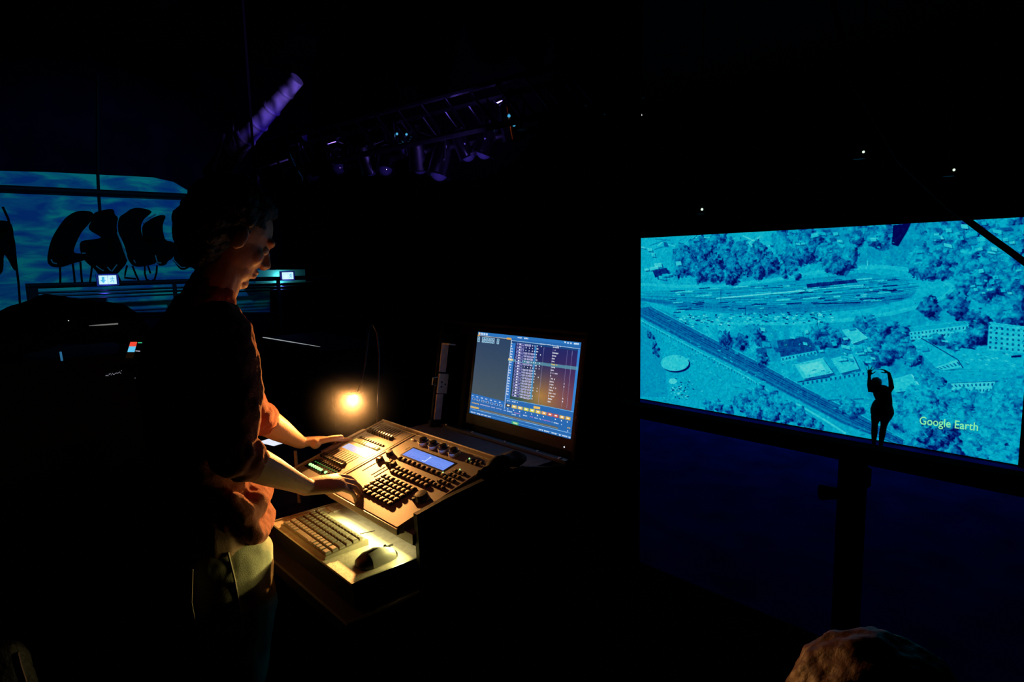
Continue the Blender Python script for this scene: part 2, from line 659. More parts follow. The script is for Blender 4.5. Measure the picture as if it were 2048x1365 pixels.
def tree(x, y, r, dark=0.0):
    q = A.px([(x, y)])[0]
    rr = r * 0.75
    x0, x1 = int(max(0, q[0] - rr * 1.7)), int(min(RW, q[0] + rr * 1.9))
    y0, y1 = int(max(0, q[1] - rr * 1.6)), int(min(RH, q[1] + rr * 1.6))
    if x1 <= x0 or y1 <= y0:
        return
    X, Y = np.meshgrid(np.arange(x0, x1), np.arange(y0, y1))
    el = tr.uniform(0.85, 1.35)
    dx, dy = (X - q[0]) / rr, (Y - q[1]) / rr / el
    mo = MOT[y0:y1, x0:x1]
    d = np.hypot(dx, dy) + 1.3 * (mo - 0.5)
    sub = A.a[y0:y1, x0:x1, 0]
    sh = np.hypot(dx - 0.40, (dy - 0.40) * 1.1) + 1.0 * (mo - 0.5)
    m2 = (sh < 0.95) & (d >= 0.95)
    sub[m2] = sub[m2] * 0.55 + 0.04
    tone = 0.47 - dark - 0.20 * (dx * 0.75 + dy * 0.60) + 0.75 * (mo - 0.5) + 0.10 * (rng.random(X.shape) - 0.5)
    m = d < 0.95
    sub[m] = np.clip(tone[m], 0.05, 0.66)


def wood(poly, n, r0, r1, dark=0.0):
    xs, ys = [p[0] for p in poly], [p[1] for p in poly]
    pts = []
    while len(pts) < n:
        p = (tr.uniform(min(xs), max(xs)), tr.uniform(min(ys), max(ys)))
        if inpoly(p, poly):
            pts.append(p)
    for p in sorted(pts, key=lambda q: q[1]):
        tree(p[0], p[1], tr.uniform(r0, r1), dark + tr.uniform(-0.05, 0.05))


def house(roof, val, wall=None, wval=0.8, win=0, rows_=1):
    A.poly([(x + 14, y + 12) for x, y in roof], 0.2, 0.6)
    if wall:
        A.poly(wall, wval)
        for r_ in range(rows_):
            for k in range(win):
                a = (k + 0.3) / win
                b = (k + 0.7) / win
                t0, t1 = (r_ + 0.25) / rows_, (r_ + 0.7) / rows_
                P = lambda u, v: tuple((1 - v) * ((1 - u) * wall[0][i] + u * wall[1][i]) + v * ((1 - u) * wall[3][i] + u * wall[2][i]) for i in (0, 1))
                A.poly([P(a, t0), P(b, t0), P(b, t1), P(a, t1)], 0.34)
    A.poly(roof, val)
    for k in range(3):
        i, j = k % len(roof), (k + 1) % len(roof)
        A.line([roof[i], roof[j]], 1.6, min(1, val + 0.16), 0.7)


# ground
A.poly([(90, 520), (560, 760), (1000, 985), (1380, 1160), (90, 930)], 0.64, 0.75)
A.poly([(90, 560), (160, 600), (230, 760), (245, 925), (90, 925)], 0.52, 0.7)
A.poly([(90, 138), (520, 120), (800, 105), (780, 200), (420, 170), (270, 200), (250, 330), (90, 340)], 0.70, 0.6)
for k in range(26):
    x, y = tr.uniform(95, 780), tr.uniform(120, 210)
    A.line([(x, y), (x + tr.uniform(30, 90), y + tr.uniform(-30, 50))], tr.uniform(2, 6), tr.choice([0.9, 0.85, 0.45, 0.35]), 0.8)
house([(165, 300), (235, 285), (258, 320), (178, 334)], 0.22)
# wide pale road ring
ring = [(90, 365), (300, 378), (520, 378), (760, 352), (980, 318), (1180, 294), (1330, 288), (1480, 306), (1620, 345), (1690, 395), (1650, 440), (1540, 482), (1380, 520), (1180, 548), (900, 566), (600, 566), (330, 545), (90, 440)]
A.poly(ring, 0.66, 0.85)
A.line(ring[:-1], 14, 0.74, 0.8)
yard = [(100, 402), (520, 392), (900, 352), (1240, 318), (1440, 345), (1510, 400), (1480, 445), (1280, 492), (1000, 520), (640, 522), (300, 490), (110, 446)]
A.poly(yard, 0.50, 0.8)
for k in range(34):
    t = k / 33
    pts = []
    for s in range(12):
        u = s / 11
        x = 100 + u * (1330 + 90 * math.sin(PI * t))
        top = 402 - 80 * u ** 1.3
        bot = 450 + 60 * math.sin(PI * u) + 10 * u
        pts.append((x, top + (bot - top) * t))
    A.line(pts, tr.uniform(1.0, 3.0), tr.choice([0.3, 0.36, 0.62, 0.72, 0.42]), 0.65)
for k in range(110):
    x, t = tr.uniform(250, 1400), tr.random()
    y = 400 - 70 * ((x - 100) / 1300) ** 1.3 + t * 120
    L = tr.uniform(15, 90)
    A.line([(x, y), (x + L, y - L * 0.06)], tr.uniform(2, 6), tr.choice([0.12, 0.2, 0.8, 0.9, 0.3]), 0.8)
A.poly([(950, 372), (1200, 350), (1210, 366), (955, 392)], 0.22)
A.line([(490, 440), (940, 404)], 5, 0.92)
A.line([(950, 402), (1240, 378)], 4, 0.85)
A.line([(1335, 405), (1410, 406)], 5, 0.08)
A.line([(985, 470), (1225, 465)], 4, 0.12)
for x, y, L in ((515, 395, 70), (640, 480, 40), (1005, 520, 60), (1260, 258, 26)):
    A.line([(x, y), (x, y + L)], 2.4, 0.2 if y > 300 else 0.95)
# parked cars
for k in range(230):
    x, y = tr.uniform(240, 1080), 0
    y = 530 + tr.uniform(-10, 52) - 0.02 * (x - 240)
    L = tr.uniform(6, 20)
    A.line([(x, y), (x + L, y + L * 0.1)], tr.uniform(2.5, 6), tr.choice([0.15, 0.92, 0.85, 0.35, 0.78]), 0.9)
# railway embankment running down to the right
A.poly([(90, 484), (160, 478), (420, 612), (700, 752), (960, 890), (1230, 1020), (1500, 1166), (1390, 1160), (1130, 1060), (900, 940), (640, 805), (380, 676), (90, 524)], 0.40)
for k in range(9):
    t = k / 8
    a = [(90 + 70 * t, 524 - 46 * t), (380 + 40 * t, 676 - 64 * t), (640 + 60 * t, 805 - 53 * t), (900 + 60 * t, 940 - 50 * t), (1130 + 100 * t, 1060 - 40 * t), (1395 + 100 * t, 1162 + 4 * t)]
    A.line(a, 2.2 if k % 2 else 3.2, (0.60, 0.26, 0.52, 0.30, 0.24, 0.26, 0.22, 0.44, 0.78)[k], 0.85)
A.line([(95, 540), (400, 700), (650, 828), (760, 900)], 5, 0.76)
A.line([(900, 960), (1040, 1040), (1150, 1108)], 8, 0.82)
for k in range(46):
    t = k / 45
    A.line([(100 + 640 * t, 545 + 335 * t), (102 + 640 * t, 556 + 335 * t)], 2.4, 0.28)
# lower left yard
th = [(280 + 72 * math.cos(a), 758 + 40 * math.sin(a)) for a in np.linspace(0, 2 * PI, 26)]
A.poly([(x + 8, y + 8) for x, y in th], 0.12)
A.poly(th, 0.80)
A.poly([(270 + 22 * math.cos(a), 848 + 14 * math.sin(a)) for a in np.linspace(0, 2 * PI, 14)], 0.88)
for k in range(90):
    x, y = tr.gauss(300, 30), tr.gauss(895, 22)
    A.line([(x, y), (x + tr.uniform(4, 12), y + tr.uniform(-3, 6))], tr.uniform(2, 5), tr.choice([0.1, 0.2, 0.9, 0.75]), 0.9)
for k in range(80):
    t = tr.random()
    x, y = 250 + 480 * t + tr.uniform(-60, 60), 640 + 240 * t + tr.uniform(-50, 70)
    A.line([(x, y), (x + tr.uniform(4, 16), y + tr.uniform(-3, 8))], tr.uniform(2, 5), tr.choice([0.3, 0.4, 0.8, 0.9]), 0.7)
wood([(130, 590), (160, 600), (210, 700), (190, 730), (160, 690)], 9, 9, 17, 0.14)
# woods, far to near
wood([(480, 110), (560, 120), (560, 180), (470, 160)], 6, 20, 32, 0.06)
wood([(790, 95), (1000, 95), (1010, 180), (930, 260), (860, 240), (800, 200)], 26, 24, 44, 0.02)
wood([(1010, 190), (1170, 180), (1190, 260), (1110, 300), (1040, 280)], 14, 24, 40, 0.03)
wood([(1170, 80), (1340, 75), (1330, 170), (1200, 190)], 16, 22, 40, 0.02)
A.poly([(1390, 85), (1480, 75), (1465, 110), (1415, 190), (1382, 180)], 0.06)
wood([(1540, 65), (1800, 50), (2040, 60), (2060, 240), (1960, 220), (1760, 170), (1560, 150)], 40, 20, 40, -0.02)
for k in range(30):
    x, y = tr.uniform(1480, 2060), tr.uniform(60, 300)
    L = tr.uniform(20, 60)
    A.poly([(x, y), (x + L, y - 5), (x + L + 6, y + 18), (x + 8, y + 24)], tr.choice([0.66, 0.75, 0.55]), 0.8)
wood([(1500, 200), (1690, 190), (1720, 280), (1600, 330), (1490, 290)], 26, 22, 40, 0.03)
wood([(1720, 230), (2060, 200), (2060, 420), (1860, 440), (1720, 400), (1780, 330)], 34, 22, 44, 0.0)
wood([(270, 215), (400, 150), (560, 190), (690, 180), (770, 220), (790, 310), (640, 345), (430, 340), (300, 310)], 70, 26, 46, 0.08)
wood([(800, 290), (930, 280), (930, 330), (810, 335)], 7, 14, 22, 0.02)
wood([(1880, 470), (2060, 440), (2060, 570), (1930, 560)], 14, 20, 36, 0.0)
for x, y, r in ((1565, 488, 42), (1690, 470, 50), (1715, 500, 36), (1800, 545, 34), (1840, 548, 26), (1396, 575, 16), (2000, 540, 40)):
    tree(x, y, r, 0.12)
wood([(1190, 540), (1330, 535), (1350, 600), (1250, 620)], 10, 24, 38, 0.06)
# buildings in the middle
house([(1130, 600), (1200, 590), (1260, 640), (1180, 668)], 0.80)
for x, y in ((535, 640), (615, 650), (700, 630)):
    tree(x, y, 44, 0.08)
wood([(990, 590), (1120, 580), (1140, 660), (1010, 680)], 12, 22, 36, 0.06)
house([(800, 650), (960, 632), (1000, 700), (820, 732)], 0.30, [(820, 732), (1000, 700), (1005, 720), (825, 756)], 0.74, 10)
house([(890, 770), (1030, 738), (1085, 810), (935, 838)], 0.80, [(920, 850), (1250, 800), (1250, 830), (925, 880)], 0.66, 14)
A.poly([(915, 775), (1020, 752), (1050, 800), (945, 820)], 0.90)
house([(1075, 742), (1180, 720), (1215, 790), (1120, 812)], 0.76)
A.poly([(900, 730), (1170, 690), (1190, 715), (905, 756)], 0.52)
A.poly([(930, 870), (1250, 822), (1260, 930), (1060, 945)], 0.62)
A.line([(1060, 945), (1240, 938)], 3, 0.25)
A.line([(905, 855), (1070, 830)], 4, 0.2)
for k in range(60):
    x, y = tr.uniform(780, 1260), tr.uniform(650, 840)
    A.line([(x, y), (x + tr.uniform(5, 24), y - tr.uniform(0, 8))], tr.uniform(1.5, 4), tr.choice([0.3, 0.85, 0.92, 0.4]), 0.7)
tree(718, 735, 36, 0.10)
wood([(1260, 640), (1360, 640), (1385, 720), (1290, 790)], 9, 26, 40, 0.0)
wood([(1400, 600), (1460, 620), (1500, 740), (1440, 780)], 11, 24, 38, 0.05)
# buildings on the right
house([(1465, 590), (1750, 560), (1770, 578), (1480, 612)], 0.62, [(1470, 612), (1770, 578), (1765, 632), (1475, 650)], 0.78, 16, 2)
wood([(1600, 640), (1830, 600), (1830, 670), (1640, 690)], 12, 24, 36, 0.02)
house([(1870, 566), (2060, 590), (2060, 600), (1880, 580)], 0.7, [(1868, 580), (2060, 600), (2060, 720), (1860, 700)], 0.74, 7, 5)
A.poly([(1600, 790), (1730, 690), (2040, 730), (2040, 800)], 0.66)
for k in range(30):
    x, y = tr.uniform(1690, 1990), tr.uniform(715, 780)
    A.line([(x, y), (x + 16, y + 5)], 3, tr.choice([0.85, 0.9, 0.5]), 0.8)
A.line([(1980, 735), (2030, 732)], 7, 0.12)
house([(1480, 665), (1530, 642), (1712, 748), (1600, 785)], 0.66, [(1600, 785), (1712, 748), (1740, 785), (1640, 800)], 0.8, 6)
A.line([(1530, 642), (1712, 748), (1740, 790)], 3, 0.2)
house([(1600, 806), (1985, 795), (1995, 846), (1660, 862)], 0.62, [(1640, 866), (1900, 856), (1880, 912), (1690, 918)], 0.82, 12, 2)
house([(1368, 850), (1480, 818), (1530, 890), (1400, 905)], 0.76)
A.line([(1480, 818), (1530, 890)], 4, 0.92)
wood([(1500, 800), (1600, 810), (1620, 880), (1550, 900)], 10, 24, 38, 0.06)
# near woods
wood([(370, 960), (540, 945), (700, 880), (800, 925), (960, 1010), (1080, 1090), (900, 1045), (560, 1000)], 66, 18, 36, 0.0)
wood([(1090, 950), (1240, 955), (1240, 1000), (1150, 1000)], 10, 18, 30, -0.04)
wood([(1370, 910), (1560, 880), (1640, 905), (1870, 915), (1980, 840), (2090, 800), (2060, 1300), (1480, 1180), (1390, 1030)], 230, 20, 44, -0.03)
wood([(1500, 1100), (1700, 1080), (1760, 1230), (1560, 1190)], 26, 14, 26, 0.14)
A.poly([(1440, 1030), (1500, 1010), (1530, 1070), (1440, 1090)], 0.66, 0.7)
wood([(2000, 830), (2080, 810), (2060, 960), (1990, 900)], 8, 40, 60, 0.0)
# scattered roofs, yards and sunlit clearings between the trees
for (xa, xb, ya, yb, n) in ((1500, 2070, 70, 220, 26), (1740, 2070, 300, 440, 16), (820, 1340, 85, 170, 16), (95, 300, 140, 330, 14), (560, 1200, 560, 700, 18), (1100, 1480, 640, 760, 14), (1400, 1700, 620, 700, 8)):
    for k in range(n):
        x, y = tr.uniform(xa, xb), tr.uniform(ya, yb)
        L, D_ = tr.uniform(14, 46), tr.uniform(8, 22)
        sk = tr.uniform(-0.25, 0.25)
        A.poly([(x + 6, y + 6), (x + L + 6, y + L * sk + 6), (x + L + 12, y + L * sk + D_ + 6), (x + 10, y + D_ + 6)], 0.22, 0.6)
        A.poly([(x, y), (x + L, y + L * sk), (x + L + 5, y + L * sk + D_), (x + 4, y + D_)], tr.choice([0.62, 0.72, 0.82, 0.88, 0.34]), 0.85)
for k in range(420):
    x, y = tr.uniform(95, 2070), tr.uniform(120, 1180)
    A.line([(x, y), (x + tr.uniform(4, 22), y + tr.uniform(-4, 8))], tr.uniform(1.5, 4), tr.choice([0.82, 0.88, 0.74, 0.2, 0.28]), 0.55)

lum = A.a[..., 0]
lum = lum + 0.06 * (vnoise(RH, RW, 420, 21) - 0.5) + 0.10 * (vnoise(RH, RW, 200, 22) - 0.5)
spk = vnoise(RH, RW, 330, 23)
lum = np.where(spk > 0.94, lum + 0.14, np.where(spk < 0.06, lum - 0.20, lum))
lum = (lum - 0.55) * 1.12 + 0.55
lum = (lum + 0.05 * (rng.random(lum.shape) - 0.5)).reshape(RH // 2, 2, RW // 2, 2).mean((1, 3))
kn = np.array([0.0, 0.16, 0.32, 0.5, 0.66, 0.8, 1.0])
kr = np.array([0, 0, 0, 0, 0, 30, 96])
kg = np.array([4, 28, 84, 132, 166, 190, 214])
kb_ = np.array([78, 110, 150, 178, 196, 206, 216])
img = np.stack([np.interp(lum, kn, k) for k in (kr, kg, kb_)], -1)
aer = s2l(img)

scr = thing('projection_screen', 'wide projection screen showing a cyan tinted aerial town view with railway and trees', 'screen', (SX, 6.7, SC['zb']))
o = Vector(scr.location)
picture('projected_picture', aer, Vector((SX, SC['y0'], SC['zt'])) - o, (0, SC['y1'] - SC['y0'], 0), (0, 0, SC['zb'] - SC['zt']), picture_mat('projected aerial picture', 1.0, 0.9), scr)
cy, hy = (SC['y0'] + SC['y1']) / 2, SC['y0'] - SC['y1']
cz, hz = (SC['zt'] + SC['zb']) / 2, SC['zt'] - SC['zb']
fr = MB()
fr.box((SX + 0.06, cy, cz), (0.06, hy + 0.1, hz + 0.06))
for s in (-1, 1):
    fr.box((SX + 0.02, cy + s * (hy / 2 + 0.1), cz), (0.1, 0.2, hz + 0.3))
fr.box((SX + 0.02, cy, SC['zt'] + 0.1), (0.1, hy + 0.3, 0.2))
fr.build('screen_frame', M['black'], scr, world=True)
# projected lettering
fc = bpy.data.curves.new('lettering', 'FONT')
fc.body = 'Google Earth'
fc.size = 1.0
fc.offset = 0.007
fo = bpy.data.objects.new('lettering', fc)
COL.objects.link(fo)
bpy.context.view_layer.update()
tm = bpy.data.meshes.new_from_object(fo.evaluated_get(bpy.context.evaluated_depsgraph_get()))
bpy.data.objects.remove(fo)
xs = [v.co.x for v in tm.vertices]
ys = [v.co.y for v in tm.vertices]
st = hmap(HS, [(1520, 1062), (1812, 1096), (1525, 1024)])
P0 = Vector((SX - 0.004, SC['y0'] - st[0][0] * hy, SC['zt'] - st[0][1] * hz))
P1 = Vector((SX - 0.004, SC['y0'] - st[1][0] * hy, SC['zt'] - st[1][1] * hz))
P2 = Vector((SX - 0.004, SC['y0'] - st[2][0] * hy, SC['zt'] - st[2][1] * hz))
kx = (P0.y - P1.y) / (max(xs) - min(xs))
ky = (P2.z - P0.z) / 0.72
for v in tm.vertices:
    x, y = v.co.x - min(xs), v.co.y
    v.co = Vector((P0.x, P0.y - x * kx, P0.z + (P1.z - P0.z) * x / (max(xs) - min(xs)) + y * ky)) - o
link('lettering', tm, M['text'], scr)

# ================================================================== people
def bend(v, axis, ang):
    return (Matrix.Rotation(ang, 3, axis) @ v)


def hand(mb, w, d, n, side, curl, spread=0.10, thumb=(0.55, 0.75, -0.25), sc=1.0, tcurl=0.25, seg=10):
    """palm from the wrist w along d, back of the hand towards n, thumb on side; five separate jointed fingers"""
    d, n = Vector(d).normalized(), Vector(n)
    n = (n - d * n.dot(d)).normalized()
    s = Vector(side)
    s = (s - d * s.dot(d) - n * s.dot(n)).normalized()
    w = Vector(w)
    L = 0.088 * sc
    mb.loft([w - d * 0.02 * sc, w + d * 0.02 * sc, w + d * 0.055 * sc, w + d * L * 0.97], [(0.029 * sc, 0.019 * sc), (0.034 * sc, 0.018 * sc), (0.041 * sc, 0.0165 * sc), (0.040 * sc, 0.0125 * sc)], side=s, seg=16)
    mb.ball(w + d * 0.035 * sc + s * 0.024 * sc - n * 0.008 * sc, (0.020 * sc,) * 3, 12, 8)
    base = [0.031, 0.011, -0.010, -0.030]
    lens = [(0.044, 0.026, 0.020), (0.049, 0.030, 0.021), (0.045, 0.028, 0.021), (0.035, 0.020, 0.018)]
    fwd = [0.97, 1.0, 0.96, 0.88]
    for i in range(4):
        fd = bend(d, n, 0.0)
        fd = (d + s * spread * (base[i] / 0.03)).normalized()
        ax = fd.cross(n).normalized()
        p = w + d * L * fwd[i] + s * base[i] * sc
        pts = [p - d * 0.02 * sc, p]
        r0 = (0.0092, 0.0095, 0.0090, 0.0078)[i] * sc
        rr = [r0, r0]
        ang = 0.0
        cu = curl[i]
        for j, (ln, fr_) in enumerate(zip(lens[i], (0.9, 1.0, 0.7))):
            ang += cu * fr_
            dv = bend(fd, ax, -ang)
            p = p + dv * ln * sc
            pts.append(p)
            rr.append(r0 * (0.96, 0.86, 0.74)[j])
        mb.loft(pts, rr, seg=seg)
    td = (d * thumb[0] + s * thumb[1] + n * thumb[2]).normalized()
    p = w + d * 0.022 * sc + s * 0.020 * sc - n * 0.004 * sc
    ax = td.cross(n).normalized()
    pts, rr = [p], [0.0125 * sc]
    a = 0
    for ln, r_ in ((0.044, 0.0118), (0.034, 0.0108), (0.026, 0.0085)):
        dv = (td * math.cos(a) + d * math.sin(a)).normalized()
        p = p + dv * ln * sc
        pts.append(p)
        rr.append(r_ * sc)
        a += tcurl
    mb.loft(pts, rr, seg=seg)


def head(mb, c, yaw, pitch, roll=0.0, k=1.0):
    """skull, jaw, brow, nose, lips, chin and ears; local +X is where the face looks"""
    q = (Matrix.Rotation(yaw, 3, 'Z') @ Matrix.Rotation(pitch, 3, 'Y') @ Matrix.Rotation(roll, 3, 'X'))
    c = Vector(c)
    L = lambda x, y, z: c + q @ (Vector((x, y, z)) * k)
    E_ = lambda x, y, z, a, b, h: mb.ball(L(x, y, z), (a * k, b * k, h * k), 20, 14, rot=q)
    E_(-0.008, 0, 0.030, 0.094, 0.074, 0.088)
    E_(0.020, 0, -0.020, 0.068, 0.062, 0.080)
    E_(0.034, 0, -0.065, 0.046, 0.048, 0.046)
    E_(0.062, 0, -0.092, 0.022, 0.024, 0.018)
    E_(0.078, 0, 0.024, 0.018, 0.052, 0.014)
    E_(0.052, 0.036, -0.024, 0.026, 0.022, 0.026)
    E_(0.052, -0.036, -0.024, 0.026, 0.022, 0.026)
    mb.loft([L(0.082, 0, 0.012), L(0.094, 0, -0.006), L(0.106, 0, -0.026), L(0.100, 0, -0.034)], [(0.010 * k, 0.010 * k), (0.011 * k, 0.010 * k), (0.014 * k, 0.011 * k), (0.010 * k, 0.008 * k)], side=q @ Vector((0, 1, 0)))
    E_(0.092, 0.012, -0.032, 0.009, 0.007, 0.007)
    E_(0.092, -0.012, -0.032, 0.009, 0.007, 0.007)
    E_(0.082, 0, -0.054, 0.013, 0.024, 0.006)
    E_(0.080, 0, -0.066, 0.013, 0.021, 0.007)
    for s in (-1, 1):
        mb.ball(L(-0.006, s * 0.074, -0.008), (0.020 * k, 0.008 * k, 0.031 * k), 14, 10, rot=q @ Matrix.Rotation(0.25 * s, 3, 'Z'))
    return q, L


def eyes(parent, L, q, k=1.0, m=None):
    for s in (-1, 1):
        b = MB()
        b.ball(L(0.072, s * 0.031, 0.000), 0.0125 * k, 12, 8)
        b.build('eye', M['white_plastic'], parent, smooth=True, world=True)


# ---------------- the operator
op = thing('person', 'person in brick red shirt and pale jeans leaning over the lighting console', 'person', (0.46, 1.75, 0.0))
bm_ = MB()
LAT = Vector((0.04, 1, 0)).normalized()
HC = Vector((0.578, 1.752, 1.690))
HK = 1.10
hq, hL = head(bm_, HC, 0.02, 0.50, 0.0, HK)
bm_.loft([(0.475, 1.75, 1.47), (0.525, 1.75, 1.56), (0.560, 1.752, 1.64)], [(0.062, 0.064), (0.056, 0.060), (0.054, 0.060)], side=LAT)
bm_.loft([(0.465, 1.75, 0.90), (0.455, 1.75, 1.02), (0.455, 1.75, 1.18), (0.470, 1.75, 1.34), (0.465, 1.75, 1.44)], [(0.155, 0.100), (0.14, 0.095), (0.145, 0.105), (0.165, 0.115), (0.15, 0.08)], side=LAT, seg=20)
RSH, REL, RWR = Vector((0.470, 1.560, 1.440)), Vector((0.452, 1.508, 1.172)), Vector((0.678, 1.612, 1.000))
LSH, LEL, LWR = Vector((0.515, 1.935, 1.425)), Vector((0.690, 1.980, 1.135)), Vector((0.850, 2.045, 1.002))


def limb(mb, pts, rad, seg=14, side=None):
    mb.loft(pts, rad, seg=seg, side=side)


for sh, el, wr in ((RSH, REL, RWR), (LSH, LEL, LWR)):
    limb(bm_, [sh, sh.lerp(el, 0.5), el], [0.056, 0.050, 0.044])
    fd = (wr - el)
    limb(bm_, [el, el + fd * 0.22, el + fd * 0.5, el + fd * 0.8, wr], [(0.042, 0.042), (0.049, 0.046), (0.043, 0.040), (0.033, 0.029), (0.029, 0.023)], side=Vector((0, 0, 1)).cross(fd))
hand(bm_, RWR + Vector((0.012, 0.0, -0.002)), (0.97, -0.07, -0.10), (0.10, -0.30, 0.94), (0.1, 1, 0.3), (0.36, 0.40, 0.44, 0.50), 0.10, thumb=(0.75, 0.5, -0.45), sc=1.04)
hand(bm_, LWR + Vector((0.010, 0.002, -0.002)), (0.98, 0.02, -0.10), (0.10, 0.20, 0.97), (0.0, -1, 0.1), (0.10, 0.12, 0.16, 0.22), 0.06, thumb=(0.92, 0.35, 0.10), sc=1.0, tcurl=0.12)
for s, kx_ in ((-1, 0.0), (1, 0.02)):
    y = 1.75 + s * 0.095
    limb(bm_, [(0.46, y, 0.93), (0.455 + kx_, y + s * 0.01, 0.52), (0.40 + kx_, y + s * 0.012, 0.10)], [0.085, 0.056, 0.038])
fuse(bm_, 'body', M['skin'], op, 0.0042, 3)
eyes(op, hL, hq, HK)

hr = MB()
ql = lambda x, y, z, a, b, h: hr.ball(hL(x, y, z), (a * HK, b * HK, h * HK), 20, 14, rot=hq)
ql(-0.030, 0, 0.055, 0.098, 0.090, 0.090)
ql(-0.060, 0, 0.000, 0.072, 0.086, 0.090)
ql(-0.050, 0, -0.050, 0.050, 0.066, 0.060)
ql(0.006, 0, 0.094, 0.066, 0.070, 0.036)
fuse(hr, 'hair', M['hair'], op, 0.006, 3, 0.022, 0.03)

sh_ = MB()
sh_.loft([(0.470, 1.75, 0.895), (0.468, 1.75, 0.96), (0.462, 1.75, 1.05), (0.458, 1.75, 1.18), (0.466, 1.75, 1.32), (0.462, 1.75, 1.42), (0.474, 1.75, 1.485)],
         [(0.165, 0.118), (0.172, 0.122), (0.165, 0.118), (0.170, 0.124), (0.190, 0.140), (0.178, 0.110), (0.100, 0.070)], side=LAT, seg=24)
sh_.loft([(0.490, 1.75, 1.48), (0.510, 1.75, 1.535)], [(0.074, 0.074), (0.068, 0.070)], side=LAT)
for sh, el, wr, e1 in ((RSH, REL, RWR, 0.98), (LSH, LEL, LWR, 1.0)):
    mid = sh.lerp(el, 0.5)
    out = Vector((0.016, 0, 0)) if sh is RSH else Vector((0, 0, 0))
    limb(sh_, [sh + (sh - el) * 0.06, sh.lerp(el, 0.25) + out, mid + out * 1.6, sh.lerp(el, 0.8) + out, sh.lerp(el, e1)], [0.076, 0.073, 0.066, 0.058, 0.054] if sh is RSH else [0.074, 0.070, 0.062, 0.056, 0.053], 18)
    dd = (wr - el).normalized()
    for j, rr in enumerate((0.058, 0.054, 0.057) if sh is RSH else (0.058, 0.056)):   # rolled cuff
        p = el + dd * ((0.012 if sh is RSH else -0.004) + 0.020 * j)
        limb(sh_, [p - dd * 0.006, p + dd * 0.006], [rr, rr], 18)
# gathered fabric over the belt
sh_.loft([(0.525, 1.60, 0.985), (0.570, 1.70, 1.000), (0.575, 1.80, 0.995)], [0.040, 0.050, 0.045])
sh_.loft([(0.520, 1.58, 0.925), (0.572, 1.68, 0.930), (0.578, 1.80, 0.930)], [0.034, 0.044, 0.042])
sh_.loft([(0.470, 1.575, 1.030), (0.500, 1.565, 0.990), (0.515, 1.575, 0.950)], [0.026, 0.028, 0.024])
fuse(sh_, 'shirt', M['shirt'], op, 0.0065, 2, 0.020, 0.055)

jn = MB()
jn.loft([(0.462, 1.75, 0.945), (0.466, 1.75, 0.90), (0.470, 1.75, 0.83)], [(0.165, 0.112), (0.172, 0.124), (0.175, 0.128)], side=LAT, seg=22)
for s, kx_ in ((-1, 0.0), (1, 0.02)):
    y = 1.75 + s * 0.092
    limb(jn, [(0.472, y, 0.86), (0.476, y + s * 0.006, 0.70), (0.462 + kx_, y + s * 0.01, 0.50), (0.43 + kx_, y + s * 0.012, 0.28), (0.405 + kx_, y + s * 0.012, 0.07)],
         [(0.098, 0.118), (0.094, 0.110), (0.078, 0.082), (0.070, 0.076), (0.066, 0.072)], 20, side=LAT)
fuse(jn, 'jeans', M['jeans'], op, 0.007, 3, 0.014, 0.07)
sm = MB()
sm.tube([(0.452, 1.572, 0.90), (0.458, 1.556, 0.83), (0.468, 1.560, 0.72), (0.462, 1.572, 0.56)], 0.0028, 6)
sm.tube([(0.372, 1.585, 0.88), (0.362, 1.580, 0.80), (0.370, 1.585, 0.70)], 0.0022, 6)
sm.build('seam', M['seam'], op, world=True)
for s, kx_ in ((-1, 0.0), (1, 0.02)):
    y = 1.75 + s * 0.107
    sb = MB()
    sb.loft([(0.345 + kx_, y, 0.045), (0.42 + kx_, y, 0.055), (0.50 + kx_, y, 0.040), (0.57 + kx_, y, 0.030)], [(0.036, 0.042), (0.042, 0.052), (0.048, 0.038), (0.036, 0.028)], side=(0, 1, 0))
    sb.build('shoe', M['shoe'], op, smooth=True, world=True)

# ---------------- the performer in front of the screen
FXp = 15.0
foot = onx(1755, 896, FXp)
pf = thing('person', 'small black silhouette of a person with both hands raised before the projection screen', 'person', (FXp, foot.y, HZ))
KP = (onx(1755, 755, FXp).z - foot.z) / 1070.0


def pp(X, Y, dx=0.0):
    return Vector((FXp + dx, foot.y - (X - 425) * KP, HZ + (1334 - Y) * KP))


b = MB()
b.ball(pp(372, 345), (0.10, 0.085, 0.115), 16, 12)
b.loft([pp(395, 440), pp(385, 380)], [0.055, 0.05])
b.loft([pp(430, 440), pp(450, 500), pp(478, 600), pp(462, 700), pp(455, 780)], [(0.17, 0.10), (0.185, 0.11), (0.165, 0.10), (0.20, 0.13), (0.21, 0.13)], side=(0, 1, 0), seg=18)
for (hx, kx2, ax2) in (((385, 790), (372, 980), (372, 1275)), ((520, 790), (492, 980), (468, 1280))):
    b.loft([pp(*hx), pp(hx[0] * 0.5 + kx2[0] * 0.5, 880), pp(*kx2), pp(kx2[0] * 0.5 + ax2[0] * 0.5, 1100), pp(*ax2)], [0.105, 0.095, 0.066, 0.066, 0.042])
    b.loft([pp(ax2[0], 1300), pp(ax2[0], 1315, -0.12)], [0.045, 0.035])
b.loft([pp(330, 440), pp(296, 470, -0.05), pp(282, 380, -0.06), pp(272, 250, -0.04)], [0.062, 0.055, 0.046, 0.032])
b.loft([pp(530, 450), pp(566, 390), pp(556, 290, -0.03), pp(530, 180, -0.04)], [0.062, 0.056, 0.046, 0.033])
hand(b, pp(272, 240, -0.04), (0, -0.02, 1), (-1, 0, 0), (0, -1, 0), (0.05, 0.05, 0.05, 0.08), 0.75, thumb=(0.5, 0.9, 0), sc=1.15)
